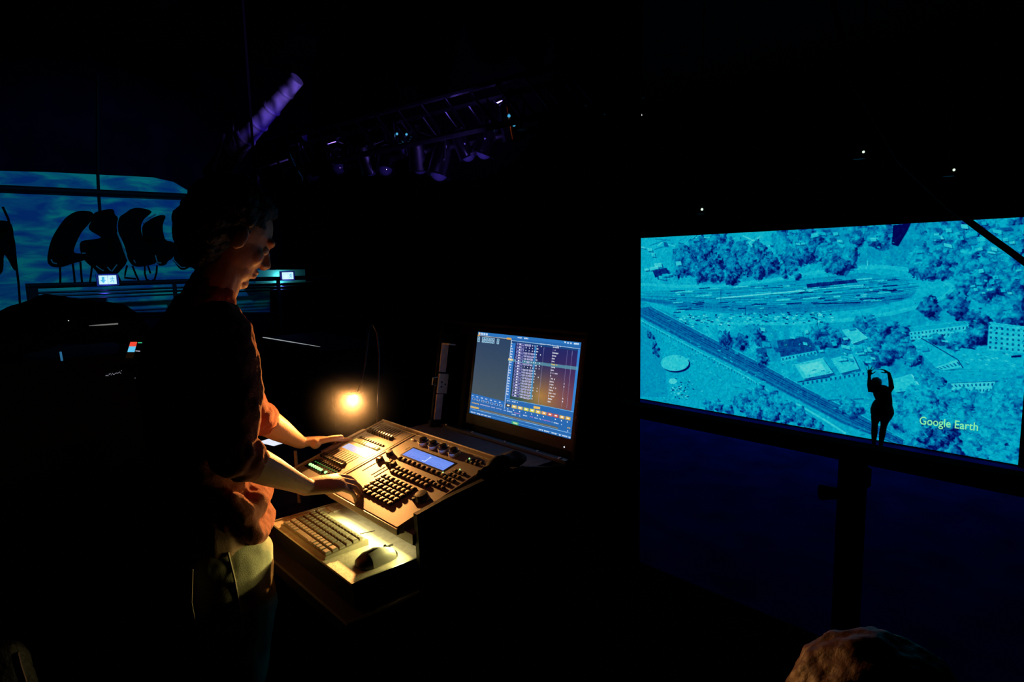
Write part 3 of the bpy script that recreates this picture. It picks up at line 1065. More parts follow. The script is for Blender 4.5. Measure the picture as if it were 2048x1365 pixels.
hand(b, pp(522, 172, -0.04), (0, 0.85, 0.5), (0, 0.5, 0.85), (-1, 0.1, 0), (0.25, 0.28, 0.3, 0.3), 0.3, thumb=(0.6, 0.6, -0.5), sc=1.1)
fuse(b, 'body', M['dark_cloth'], pf, 0.010, 2)
b = MB()
b.ball(pp(366, 340, -0.02), (0.115, 0.110, 0.118), 16, 12)
b.loft([pp(340, 360, -0.04), pp(322, 440, -0.04), pp(318, 480, -0.04)], [(0.085, 0.07), (0.075, 0.05), (0.05, 0.03)], side=(0, 1, 0))
fuse(b, 'hair', M['hair'], pf, 0.012, 2, 0.02, 0.05)
b = MB()
b.loft([pp(455, 660), pp(458, 740), pp(462, 800), pp(465, 832)], [(0.20, 0.13), (0.235, 0.15), (0.235, 0.15), (0.215, 0.14)], side=(0, 1, 0), seg=18)
fuse(b, 'shorts', M['dark_cloth'], pf, 0.014, 2)

# ---------------- seated person cut off at the lower right
sp = at(1748, 1490, 0.74)
sg = thing('person', 'person seated in the foreground, only the warm lit brown hair showing', 'person', (sp.x, sp.y, 0.0))
b = MB()
sq, sL = head(b, sp, 0.75, 0.05, 0, 1.0)
bx, by = sp.x, sp.y
fx, fy = math.cos(0.75), math.sin(0.75)
lx, ly = -fy, fx
W = lambda f_, l_, z: Vector((bx + fx * f_ + lx * l_, by + fy * f_ + ly * l_, z))
hz0 = sp.z
b.loft([W(-0.02, 0, hz0 - 0.16), W(0, 0, hz0 - 0.07)], [0.055, 0.055])
b.loft([W(-0.05, 0, 0.50), W(-0.06, 0, 0.62), W(-0.04, 0, hz0 - 0.25), W(-0.03, 0, hz0 - 0.18)], [(0.165, 0.11), (0.15, 0.10), (0.17, 0.10), (0.10, 0.07)], side=(lx, ly, 0), seg=18)
for s in (-1, 1):
    b.loft([W(0, s * 0.10, 0.52), W(0.38, s * 0.13, 0.52), W(0.40, s * 0.13, 0.10)], [0.078, 0.058, 0.04])
    b.loft([W(-0.03, s * 0.18, hz0 - 0.24), W(0.0, s * 0.23, 0.64), W(0.22, s * 0.15, 0.60)], [0.052, 0.044, 0.03])
    hand(b, W(0.23, s * 0.145, 0.605), (fx, fy, -0.1), (0, 0, 1), (-lx * s, -ly * s, 0), (0.2, 0.2, 0.22, 0.25), 0.08)
fuse(b, 'body', M['skin'], sg, 0.0065, 3)
b = MB()
for x, y, z, a_, c_, h_ in ((-0.012, 0, 0.030, 0.110, 0.104, 0.106), (-0.045, 0, -0.02, 0.085, 0.100, 0.10), (-0.02, 0.06, -0.04, 0.06, 0.045, 0.09), (-0.02, -0.06, -0.04, 0.06, 0.045, 0.09)):
    b.ball(sL(x, y, z), (a_, c_, h_), 20, 14, rot=sq)
fuse(b, 'hair', M['hair_brown'], sg, 0.005, 2, 0.014, 0.03)
b = MB()
b.loft([W(-0.05, 0, 0.48), W(-0.06, 0, 0.62), W(-0.04, 0, hz0 - 0.25), W(-0.03, 0, hz0 - 0.165)], [(0.185, 0.125), (0.17, 0.12), (0.195, 0.12), (0.10, 0.08)], side=(lx, ly, 0), seg=20)
for s in (-1, 1):
    b.loft([W(-0.03, s * 0.18, hz0 - 0.24), W(0.0, s * 0.23, 0.64), W(0.18, s * 0.165, 0.605)], [0.066, 0.056, 0.044])
fuse(b, 'jumper', M['dark_cloth'], sg, 0.010, 2, 0.015, 0.05)
b = MB()
for s in (-1, 1):
    b.loft([W(-0.05, s * 0.10, 0.52), W(0.38, s * 0.13, 0.52), W(0.40, s * 0.13, 0.08)], [0.095, 0.074, 0.06])
fuse(b, 'trousers', M['dark_cloth'], sg, 0.010, 2)
for s in (-1, 1):
    b = MB()
    b.loft([W(0.34, s * 0.13, 0.045), W(0.55, s * 0.13, 0.035)], [(0.042, 0.045), (0.04, 0.034)], side=(lx, ly, 0))
    b.build('shoe', M['shoe'], sg, smooth=True, world=True)
stl = thing('stool', 'black round stool under the seated brown haired person', 'stool', tuple(W(-0.03, 0, 0)))
b = MB()
b.lathe([(0.16, 0.38), (0.175, 0.395), (0.175, 0.42), (0.16, 0.432)], seg=24)
b.build('seat', M['black'], stl, smooth=True)
for k in range(4):
    a = PI / 4 + k * PI / 2
    b = MB()
    b.tube([(0.12 * math.cos(a), 0.12 * math.sin(a), 0.385), (0.17 * math.cos(a), 0.17 * math.sin(a), 0.0)], 0.013, 8)
    b.build('leg', M['steel'], stl)

# ================================================================== table, flight case, console
TZ = 0.76
tb = thing('table', 'dark red brown trestle table carrying the console and keyboard drawer', 'table', (1.07, 2.16, 0))
MB().bbox((0, 0, TZ - 0.018), (0.90, 1.74, 0.036), 0.004).build('table_top', M['table'], tb)
for sx in (-1, 1):
    for sy in (-1, 1):
        MB().box((sx * 0.36, sy * 0.78, (TZ - 0.036) / 2), (0.05, 0.05, TZ - 0.036)).build('leg', M['black'], tb)
MB().box((0, 0, 0.20), (0.04, 1.52, 0.04)).build('stretcher', M['black'], tb)

# flight case: base, near side wall, shelf, lid with the monitor
fcz = thing('flight_case', 'black flight case with raised lid around the lighting console', 'case', (1.17, 1.66, TZ))
f = MB()
f.box((1.165, 1.66, 0.831), (0.53, 0.66, 0.142))
f.build('case_base', M['case'], fcz, world=True)
f = MB()
f.prism([(0.838, 1.312, TZ + 0.001), (1.44, 1.312, TZ + 0.001), (1.44, 1.312, 0.945), (1.22, 1.312, 1.000), (1.07, 1.312, 1.002), (0.935, 1.312, 0.986), (0.832, 1.312, 0.967)], (0, -0.016, 0))
f.build('side_panel', M['case'], fcz, world=True)
f = MB()
f.box((0.839, 1.556, 0.8945), (0.024, 0.486, 0.0290))
f.build('front_rail', M['panel_edge'], fcz, world=True)
f = MB()
f.box((1.15, 2.035, 0.851), (0.56, 0.014, 0.18))
f.build('side_panel', M['case'], fcz, world=True)
f = MB()
f.box((1.318, 1.66, 0.975), (0.15, 0.68, 0.012))
f.build('shelf', mat('grey felt shelf', (0.10, 0.09, 0.11), 0.7, noise=0.2, nscale=60), fcz, world=True)
f = MB()
f.box((1.372, 1.64, 0.985), (0.020, 0.74, 0.012))
f.box((1.392, 1.64, 0.965), (0.010, 0.74, 0.030))
f.build('edge_rail', M['alu'], fcz, world=True)
for yy in (1.30, 1.40, 1.56, 1.74, 1.90):
    f = MB()
    f.lathe([(0.006, 0), (0.005, 0.003), (0.001, 0.004)], (1.372, yy, 0.991), 10)
    f.build('rivet', M['alu'], fcz, world=True)
MB().lathe([(0.004, 0), (0.003, 0.004)], (0.86, 1.311, 0.965), 10, axis=(0, -1, 0.2)).build('rivet', M['alu'], fcz, world=True)

# lid, tilted back
TL = math.radians(10)
lidm = Matrix.Translation((1.395, 0, 0.972)) @ Matrix.Rotation(TL, 4, 'Y')
lid = MB()
lid.box((0.085, 1.640, 0.205), (0.012, 0.76, 0.42), lidm)
for y_ in (1.262, 2.018):
    lid.box((0.040, y_, 0.205), (0.10, 0.010, 0.42), lidm)
lid.box((0.040, 1.640, 0.412), (0.10, 0.76, 0.010), lidm)
lid.build('lid', M['case'], fcz, world=True)
rim = MB()
LBY = 1.930
f = MB()
f.box((-0.010, LBY + 0.008, 0.185), (0.130, 0.010, 0.370), lidm)
f.build('lid_bracket', M['case'], fcz, world=True)
pale = mat('pale grey edge plate', (0.55, 0.57, 0.60), 0.5, noise=0.15, nscale=50)
for z0, z1 in ((0.215, 0.328), (0.030, 0.128)):
    rim = MB()
    rim.box((-0.052, LBY, (z0 + z1) / 2), (0.030, 0.006, z1 - z0), lidm)
    if z0 > 0.2:
        rim.box((-0.052, LBY - 0.022, 0.325), (0.030, 0.050, 0.005), lidm)
    rim.build('lid_rim', pale, fcz, world=True)
rim = MB()
rim.box((-0.004, 1.262, 0.205), (0.006, 0.008, 0.42), lidm)
for z_ in (0.10, 0.15, 0.20, 0.235):
    rim.lathe([(0.005, 0), (0.004, 0.004)], (-0.012, 1.262, z_), 8, lidm, axis=(-1, 0, 0))
rim.build('lid_rim', mat('bronze lid edge', (0.10, 0.055, 0.04), 0.5, 1.0, noise=0.2, nscale=30), fcz, world=True)
cp = MB()
cp.box((-0.045, LBY - 0.001, 0.170), (0.044, 0.008, 0.076), lidm)
cp.build('latch_plate', mat('pale latch plate', (0.60, 0.72, 0.70), 0.4, noise=0.1, nscale=60), fcz, world=True)
for dx, dz in ((-0.010, 0.006), (0.008, -0.002), (-0.010, -0.012)):
    cp = MB()
    cp.lathe([(0.0035, 0), (0.0035, 0.002)], (-0.043 + dx, LBY - 0.005, 0.170 + dz), 8, lidm, axis=(0, -1, 0))
    cp.build('latch_screw', M['slot'], fcz, world=True)
cp = MB()
cp.tube([lidm @ Vector((-0.070, LBY, 0.16)), lidm @ Vector((-0.092, LBY, 0.165)), lidm @ Vector((-0.092, LBY, 0.190)), lidm @ Vector((-0.070, LBY, 0.194))], 0.003, 8)
cp.build('latch_ring', M['alu'], fcz, world=True)

# monitor mounted in the lid
mx = thing('monitor', 'wide computer monitor in the case lid showing blue lighting control software', 'monitor', (1.40, 1.546, 0.983), (0, TL, 0))
MY0, MY1 = 0.257, -0.258        # local y of the picture edges (left, right)
mz0, mz1 = 0.0645, 0.0645 + 0.308
sl_ = MB()
sl_.box((0.022, 0, 0.215), (0.036, 0.545, 0.345))
sl_.build('monitor_case', M['blackgloss'], mx)
bz = MB()
for z_, h_ in ((mz0 - 0.020, 0.036), (mz1 + 0.007, 0.012)):
    bz.box((0.001, 0, z_), (0.008, 0.545, h_))
for y_ in (MY0 + 0.007, MY1 - 0.007):
    bz.box((0.001, y_, (mz0 + mz1) / 2), (0.008, 0.012, mz1 - mz0))
bz.build('bezel', M['blackgloss'], mx)
MB().lathe([(0.0028, 0), (0.002, 0.001)], (-0.003, -0.235, 0.035), 8, axis=(-1, 0, 0)).build('power_light', M['led_white'], mx)

HM = homog([(235, 107), (1142, 212), (1060, 1050), (165, 815)], [(0, 0), (1, 0), (1, 1), (0, 1)])
MW, MH = 880, 560
Mo = Raster(MW, MH, HM, 3, 0)
Mo.a[:] = (38, 104, 176)
g = np.linspace(0, 1, MH)[:, None, None]
# left empty pane
yy_, xx_ = np.mgrid[0:MH, 0:MW] / np.array([MH, MW]).reshape(2, 1, 1)
pane = np.stack([44 + 34 * yy_ - 8 * xx_, 66 + 26 * yy_, 100 - 4 * yy_], -1) + 16 * (rng.random((MH, MW, 1)) - 0.5)
r_ = Mo.mask(Mo.px([(232, 140), (528, 172), (472, 716), (182, 642)]))
Mo.a[r_[0]][r_[1]] = pane[r_[0]][r_[1]]
# cue list pane on violet, a warm reflected glow painted into the picture
glow_pane = np.stack([26 + 120 * np.clip(xx_ * 1.5 - 0.75, 0, 1) * np.clip(yy_ * 1.6, 0, 1), 40 + 40 * np.clip(yy_ * 1.4 - 0.3, 0, 1), 104 - 30 * yy_], -1)
d_ = np.hypot((xx_ - 0.70) * 1.2, (yy_ - 0.62))
glow_pane += np.clip(1 - d_ / 0.42, 0, 1)[..., None] ** 1.5 * np.array([110, 62, -20])
r_ = Mo.mask(Mo.px([(540, 190), (1132, 268), (1082, 808), (480, 690)]))
Mo.a[r_[0]][r_[1]] = glow_pane[r_[0]][r_[1]]
Mo.poly([(540, 190), (570, 195), (520, 700), (480, 690)], (44, 116, 196))
Mo.poly([(735, 240), (752, 242), (712, 700), (695, 696)], (64, 150, 214), 0.8)
Mo.poly([(530, 186), (1134, 262), (1133, 285), (528, 208)], (24, 70, 130))
Mo.poly([(1115, 270), (1134, 272), (1084, 810), (1062, 806)], (52, 128, 206))
Mo.line([(530, 186), (1134, 266)], 3, (180, 215, 245))
Mo.line([(532, 180), (475, 780)], 5, (196, 210, 228))
Mo.line([(234, 138), (530, 174)], 3, (205, 200, 190))
for a_, b_ in (((818, 250), (772, 740)), ((898, 262), (856, 730)), ((1024, 276), (976, 770)), ((1066, 282), (1022, 778))):
    Mo.line([a_, b_], 2.2, (160, 160, 200), 0.8)
# title bar
Mo.poly([(235, 107), (1142, 212), (1140, 238), (234, 133)], (42, 116, 190))
for k, x in enumerate((240, 262, 283, 304)):
    Mo.poly([(x, 112 + k * 2.6), (x + 16, 114 + k * 2.6), (x + 16, 132 + k * 2.6), (x, 130 + k * 2.6)], (235, 205, 160) if k == 0 else (196, 222, 244))
Mo.poly([(232, 132), (252, 134), (252, 144), (232, 142)], (226, 168, 70))
Mo.poly([(488, 160), (530, 166), (530, 182), (488, 176)], (226, 170, 76))


def words(x, y, n, slope, step=9.0, col=(226, 234, 246), hgt=9):
    for k in range(n):
        if tr.random() < 0.86:
            xx = x + k * step
            Mo.poly([(xx, y + slope * k * step), (xx + step * 0.72, y + slope * (k + .7) * step), (xx + step * 0.72, y + slope * (k + .7) * step + hgt * tr.uniform(.6, 1)), (xx, y + slope * k * step + hgt * tr.uniform(.6, 1))], col)


words(585, 156, 10, 0.12, 9.5, hgt=13)
words(785, 216, 12, 0.12, 9.5)
words(930, 236, 4, 0.12, 9)
for x, y in ((995, 200), (1020, 206), (1045, 209), (1078, 213), (1092, 214), (1108, 216)):
    Mo.poly([(x, y), (x + 14, y + 2), (x + 13, y + 16), (x, y + 14)], (206, 226, 244))
# tool buttons in the empty pane
for k, x in enumerate((232, 272, 294, 316, 339, 362, 403)):
    y = 148 + (x - 232) * 0.125
    Mo.poly([(x, y), (x + 20, y + 2.5), (x + 17, y + 48), (x - 3, y + 46)], (168, 214, 236))
    Mo.poly([(x + 3, y + 4), (x + 16, y + 6), (x + 14, y + 42), (x + 1, y + 40)], (50, 104, 148))
    Mo.line([(x + 5, y + 14), (x + 11, y + 24), (x + 6, y + 34)], 3, (236, 244, 250))
# cue rows
for r in range(20):
    u = r / 19.0
    x0, y0 = 528 - 40 * u, 204 + 440 * u
    sl = 0.125 + 0.085 * u
    X = lambda k: x0 + k
    Yv = lambda k: y0 + sl * k
    hh = 16
    if r == 6:
        Mo.poly([(X(-12), Yv(-12)), (X(600), Yv(600) - 12), (X(598), Yv(598) + 18), (X(-14), Yv(-14) + 24)], (92, 160, 176), 0.75)
        Mo.poly([(X(-10), Yv(-10)), (X(30), Yv(30)), (X(28), Yv(28) + 18), (X(-12), Yv(-12) + 18)], (238, 206, 140))
    for xx, ww in ((4, 18),):
        words(X(xx), Yv(xx) + 2, 2, sl, 9, hgt=13)
    for xx in (52, 76, 92):
        Mo.poly([(X(xx), Yv(xx) - 1), (X(xx + 26), Yv(xx + 26) - 1), (X(xx + 25), Yv(xx + 25) + 16), (X(xx - 1), Yv(xx - 1) + 16)], (166, 166, 228))
        Mo.poly([(X(xx + 4), Yv(xx + 4) + 2), (X(xx + 22), Yv(xx + 22) + 2), (X(xx + 21), Yv(xx + 21) + 12), (X(xx + 3), Yv(xx + 3) + 12)], (24, 34, 96))
    Mo.poly([(X(74), Yv(74) + 2), (X(86), Yv(86) + 2), (X(85), Yv(85) + 12), (X(73), Yv(73) + 12)], (240, 240, 252))
    for k, xx in enumerate((124, 152, 180)):
        if r in (0, 1, 2, 6, 8) and tr.random() < 0.6:
            Mo.poly([(X(xx + 8), Yv(xx + 8) + 2), (X(xx + 14), Yv(xx + 14) + 2), (X(xx + 13), Yv(xx + 13) + 12), (X(xx + 7), Yv(xx + 7) + 12)], (230, 236, 250))
        else:
            Mo.poly([(X(xx), Yv(xx)), (X(xx + 23), Yv(xx + 23)), (X(xx + 22), Yv(xx + 22) + 16), (X(xx - 1), Yv(xx - 1) + 16)], (206, 204, 244))
            Mo.poly([(X(xx + 4), Yv(xx + 4) + 3), (X(xx + 19), Yv(xx + 19) + 3), (X(xx + 18), Yv(xx + 18) + 12), (X(xx + 3), Yv(xx + 3) + 12)], (40, 50, 120))
            Mo.poly([(X(xx + 9), Yv(xx + 9) + 5), (X(xx + 14), Yv(xx + 14) + 5), (X(xx + 13), Yv(xx + 13) + 11), (X(xx + 8), Yv(xx + 8) + 11)], (240, 240, 252))
    words(X(206), Yv(206) + 2, 1, sl, 10, (220, 232, 250), 11)
    words(X(226), Yv(226), tr.choice((1, 1, 1, 2)), sl, 9, hgt=14)
    if tr.random() < 0.45:
        words(X(262), Yv(262), 1, sl, 9, hgt=13)
    words(X(368), Yv(368) - 6, tr.choice((3, 4, 5, 6, 4, 7)), sl, 9, (240, 200, 90) if r == 6 else (226, 228, 240), 12)
    if r in (12, 13, 17, 18):
        words(X(492), Yv(492) - 6, 1, sl, 9, hgt=13)
# lower strips
Mo.line([(480, 690), (1082, 812)], 3, (120, 190, 240))
words(498, 706, 3, 0.21, 10, hgt=10)
words(540, 714, 6, 0.21, 9, hgt=10)
Mo.poly([(732, 758), (790, 768), (788, 790), (730, 780)], (236, 190, 96))
cols = [(60, 60, 60), (214, 184, 92), (214, 184, 92), (204, 204, 60), (216, 206, 60), (222, 186, 70), (228, 160, 70), (214, 92, 70), (206, 70, 62), (220, 170, 66), (214, 170, 70)]
for k, c_ in enumerate(cols):
    x, y = 488 + k * 52.5, 734 + k * 11.6
    Mo.poly([(x, y), (x + 44, y + 10), (x + 42, y + 38), (x - 2, y + 28)], c_)
    Mo.poly([(x + 10, y + 10), (x + 32, y + 14), (x + 31, y + 26), (x + 9, y + 22)], (246, 242, 226))
    words(x + 12, y + 44, 1, 0.22, 12, (240, 240, 250), 12)
for x, y, n, c_ in ((470, 790, 8, (214, 226, 246)), (560, 812, 6, (206, 130, 190)), (640, 834, 4, (214, 226, 246)), (700, 846, 6, (190, 120, 200)), (742, 858, 6, (214, 226, 246)), (806, 874, 8, (180, 120, 204)), (892, 896, 5, (214, 226, 246)), (936, 908, 5, (214, 226, 246)), (540, 824, 8, (220, 240, 250))):
    words(x, y, n, 0.235, 9.6, c_, 10)
# left lower block
Mo.poly([(180, 648), (472, 722), (466, 770), (176, 690)], (38, 110, 190))
for k in range(7):
    x, y = 186 + k * 40, 660 + k * 10
    words(x, y, 2, 0.25, 9, hgt=10)
    Mo.poly([(x + 4, y + 22), (x + 30, y + 28), (x + 29, y + 44), (x + 3, y + 38)], (176, 206, 240))
    Mo.poly([(x + 8, y + 26), (x + 26, y + 30), (x + 25, y + 40), (x + 7, y + 36)], (36, 50, 110))
words(186, 720, 7, 0.245, 9.4, (230, 180, 90), 12)
words(262, 738, 20, 0.245, 9.4, (200, 190, 220), 9)
Mo.poly([(175, 752), (250, 770), (249, 786), (173, 768)], (216, 176, 96))
Mo.poly([(258, 776), (950, 944), (948, 962), (256, 792)], (92, 96, 92))
Mo.line([(262, 790), (945, 956)], 3, (170, 170, 150), 0.7)
Mo.line([(172, 778), (1068, 1000)], 2.5, (150, 206, 246))
Mo.line([(166, 800), (1062, 1030)], 2, (110, 180, 236))
for k in range(6):
    words(170 + k * 32, 800 + k * 8.3, 3, 0.26, 9, hgt=11)
Mo.poly([(542, 886), (602, 902), (600, 934), (540, 918)], (60, 168, 130))
words(556, 898, 4, 0.25, 9, (240, 250, 180), 16)
for k in range(10):
    words(780 + k * 28, 958 + k * 7.3, 3, 0.26, 9, hgt=13)
for k in range(3):
    words(1005 + k * 24, 966 + k * 6, 1, 0.25, 10, hgt=13)
words(1030, 944, 3, 0.25, 9, (240, 190, 90), 12)
mp_ = Mo.a.reshape(MH // 2, 2, MW // 2, 2, 3).mean((1, 3))
picture('screen_picture', s2l(mp_), (-0.0025, MY0, mz1), (0, MY1 - MY0, 0), (0, 0, mz0 - mz1), picture_mat('lit control software picture', 1.0, 0.5), mx)

# ---------------- lighting console
TC = math.radians(15.8)
OY = 1.68
con = thing('lighting_console', 'grey lighting console with faders, lit displays and rows of buttons', 'lighting console', (0.808, OY, 0.920), (0, -TC, 0))
ct, stn = math.cos(TC), math.sin(TC)
Y0, Y1 = 1.352, 2.024
UL = 0.376


def cbox(u, y, h0, h1, su, sy, bev=None):
    return ((u, y - OY, (h0 + h1) / 2), (su, sy, h1 - h0))


def wl(x, z):      # a point given by world offset (dx, dz) from the front edge, in console local (u, h)
    return (x * ct + z * stn, -x * stn + z * ct)


prof = [(0, 0), (UL, 0), wl(UL * ct, -0.0165), wl(0.012, -0.0165), wl(0.0, -0.014)]
f = MB()
f.prism([(p[0], Y0 - OY, p[1] - 0.0012) for p in prof], (0, Y1 - Y0, 0))
f.build('console_body', M['panel'], con)
f = MB()
lp = [wl(-0.004, -0.001), wl(0.004, -0.001), wl(0.004, -0.018), wl(-0.004, -0.018)]
f.prism([(q_[0], Y0 - OY, q_[1]) for q_ in lp], (0, Y1 - Y0, 0))
f.build('front_lip', M['panel_edge'], con)
f = MB()
f.prism([(wl(0.30, -0.0165)[0], Y0 + 0.02 - OY, wl(0.30, -0.0165)[1]), (wl(0.10, -0.0165)[0], Y0 + 0.02 - OY, wl(0.10, -0.0165)[1]), wl(0.10, -0.0168)[:1] + (Y0 + 0.02 - OY,) + wl(0.10, -0.0175)[1:], wl(0.30, -0.017)[:1] + (Y0 + 0.02 - OY,) + wl(0.30, -0.017)[1:]], (0, Y1 - Y0 - 0.04, 0))
f.build('underside_plate', M['black'], con)


def flat(name, u, y, su, sy, m, h=0.0012, h0=-0.001):
    return MB().box(*cbox(u, y, h0, h, su, sy)).build(name, m, con)


# the two panels with a raised seam and edge trims
flat('panel_plate', 0.180, (1.792 + Y1) / 2 - 0.001, 0.356, Y1 - 1.792 - 0.014, M['panel'], 0.0008)
flat('panel_plate', 0.180, (1.780 + Y0) / 2 + 0.002, 0.356, 1.780 - Y0 - 0.012, M['panel'], 0.0008)
MB().bbox(*cbox(0.184, 1.786, -0.001, 0.0026, 0.364, 0.0095), bev=0.0014).build('panel_seam', M['panel_edge'], con)
MB().bbox(*cbox(0.188, Y1 - 0.0035, -0.001, 0.0062, 0.376, 0.007), bev=0.002).build('side_trim', M['panel_edge'], con)
MB().bbox(*cbox(0.188, Y0 + 0.0035, -0.001, 0.004, 0.376, 0.007), bev=0.002).build('side_trim', M['panel_edge'], con)
MB().bbox(*cbox(UL - 0.003, (Y0 + Y1) / 2, -0.001, 0.0085, 0.006, Y1 - Y0), bev=0.002).build('back_trim', M['panel_edge'], con)
MB().bbox(*cbox(0.358, (Y0 + Y1) / 2, -0.001, 0.0030, 0.003, Y1 - Y0 - 0.02), bev=0.001).build('back_trim', M['panel'], con)


def fader_cap_mesh():
    f = MB()
    f.add([(-0.0105, -0.0048, 0), (0.0105, -0.0048, 0), (0.0105, 0.0048, 0), (-0.0105, 0.0048, 0),
           (-0.0085, -0.0042, 0.011), (-0.002, -0.0042, 0.0085), (0.002, -0.0042, 0.0085), (0.0085, -0.0042, 0.011),
           (-0.0085, 0.0042, 0.011), (-0.002, 0.0042, 0.0085), (0.002, 0.0042, 0.0085), (0.0085, 0.0042, 0.011)],
          [(3, 2, 1, 0), (0, 1, 7, 6, 5, 4), (2, 3, 8, 9, 10, 11), (0, 4, 8, 3), (1, 2, 11, 7), (4, 5, 9, 8), (5, 6, 10, 9), (6, 7, 11, 10)])
    return f.mesh('fader_cap')


fcm = fader_cap_mesh()
fcm.materials.append(M['key'])
fcl = fcm.copy()
fcl.materials.clear()
fcl.materials.append(M['keytop'])
slot_m = MB().box((0, 0, 0.0005), (1, 1, 0.001)).mesh('slot')
slot_m.materials.append(M['slot'])


def slot(u, y, su, sy=0.0017):
    o = bpy.data.objects.new('fader_slot', slot_m)
    COL.objects.link(o)
    o.parent = con
    o.location = (u, y - OY, 0.0009)
    o.scale = (su, sy, 1)
    return o


def put(name, me, u, y, h=0.0008, parent=None, sc=None, rz=0.0):
    o = bpy.data.objects.new(name, me)
    COL.objects.link(o)
    o.parent = parent or con
    o.location = (u, y - OY, h)
    if rz:
        o.rotation_euler = (0, 0, rz)
    if sc:
        o.scale = sc
    return o


for i in range(10):
    y = 2.000 - i * 0.0166
    slot(0.322, y, 0.058)
    put('fader_cap', fcm, 0.298, y)
    slot(0.135, y, 0.062)
    put('fader_cap', fcl if False else fcm, 0.108, y)
kb1 = MB().bbox((0, 0, 0.002), (0.0085, 0.0105, 0.004), 0.001).mesh('button')
kb1.materials.append(M['key'])
kby = MB().bbox((0, 0, 0.0026), (0.0145, 0.0118, 0.0052), 0.0012).mesh('button')
kby.materials.append(M['yellow'])
kbw = kby.copy()
kbw.materials.clear()
kbw.materials.append(M['white_btn'])
for i in range(10):
    y = 1.984 - i * 0.0168
    put('button', kb1, 0.253, y)
    put('button', kbw if 5 <= i <= 7 else kby, 0.231, y)
# displays
flat('display_bezel', 0.190, 1.903, 0.036, 0.178, M['panel_edge'], 0.0016)
d1 = flat('display', 0.190, 1.903, 0.0285, 0.168, M['lcd_a'], 0.0022)
flat('display_bezel', 0.270, 1.588, 0.056, 0.240, M['blackgloss'], 0.0016)
d2 = flat('display', 0.270, 1.588, 0.044, 0.225, M['lcd_b'], 0.0022)
ln = MB()
for uu in (0.2905, 0.2865, 0.279, 0.2525):
    ln.box(*cbox(uu, 1.588, 0.0022, 0.0026, 0.0008, 0.218))
for k in range(40):
    uu = tr.choice((0.2885, 0.2825, 0.2555, 0.2575, 0.265))
    ln.box(*cbox(uu, 1.588 + tr.uniform(-0.105, 0.105), 0.0022, 0.0026, 0.0012, tr.uniform(0.004, 0.014)))
l2 = ln.build('display_text', M['lcd_b_dark'], d2)
ln = MB()
for k in range(5):
    ln.box(*cbox(0.256 + 0.006 * k, 1.588 - 0.006 + 0.0005 * k, 0.0022, 0.0027, 0.005, 0.006 if k in (0, 4) else 0.0035))
ln.box(*cbox(0.2546, 1.589, 0.0022, 0.0027, 0.003, 0.016))
ln.build('display_mark', M['lcd_b_lite'], d2)
# playback faders of the right panel
for u, y, a, b_ in ((0.188, 1.746, 0.119, 0.176), (0.190, 1.689, 0.119, 0.172), (0.190, 1.668, 0.118, 0.172)):
    slot((a + b_) / 2, y, b_ - a)
    put('fader_cap', fcm, u, y, sc=(1.15, 1.4, 1.25))


def knob_mesh(r, h, name='knob'):
    f = MB()
    f.lathe([(r * 1.05, 0), (r * 1.05, h * 0.15), (r, h * 0.2), (r * 0.94, h * 0.85), (r * 0.86, h), (r * 0.3, h * 1.02)], seg=24)
    return f.mesh(name, True)


km = knob_mesh(0.0125, 0.014)
km.materials.append(M['knob'])
put('rotary_knob', km, 0.228, 1.746)
em = MB().lathe([(0.0150, 0), (0.0150, 0.012), (0.0140, 0.019), (0.0120, 0.0215), (0.005, 0.022)], seg=24).mesh('knob', True)
em.materials.append(M['knob'])
emr = MB().lathe([(0.0205, 0), (0.0205, 0.002), (0.0192, 0.012), (0.0180, 0.0125), (0.0165, 0.010), (0.0152, 0.010)], seg=28).mesh('knob_ring', True)
emr.materials.append(mat('chrome ring', (0.60, 0.55, 0.50), 0.30, 0.8))
emt = MB().lathe([(0.0118, 0.0212), (0.0105, 0.0226), (0.004, 0.0230)], seg=24).mesh('knob_top', True)
emt.materials.append(mat('glossy knob top', (0.02, 0.02, 0.02), 0.08))
for y in (1.689, 1.631, 1.576, 1.521):
    k_ = put('encoder_knob', em, 0.330, y)
    for nm, me in (('ring', emr), ('top', emt)):
        o = bpy.data.objects.new(nm, me)
        COL.objects.link(o)
        o.parent = k_
ov = MB()
ov.ball((0, 0, 0.001), (0.0055, 0.014, 0.0045), 16, 8)
om = ov.mesh('oval_button', True)
om.materials.append(M['white_plastic'])
put('oval_button', om, 0.328, 1.753)
flat('slot', 0.283, 1.722, 0.018, 0.004, M['slot'], 0.0011)

# buttons: a black body with a pale cap on its far half
bbm = MB().bbox((0, 0, 0.0034), (0.0162, 0.0165, 0.0068), 0.0022).mesh('button')
bbm.materials.append(M['key'])
f = MB()
f.lathe([(0.0058, 0.0066), (0.0052, 0.0078), (0.002, 0.0082)], (0.001, 0.001, 0), 14)
btm = f.mesh('button_top', True)
btm.materials.append(M['keytop'])


def button(u, y, s=1.0):
    o = put('button', bbm, u, y, sc=(s, s, 1.0))
    t = bpy.data.objects.new('button_top', btm)
    COL.objects.link(t)
    t.parent = o
    return o


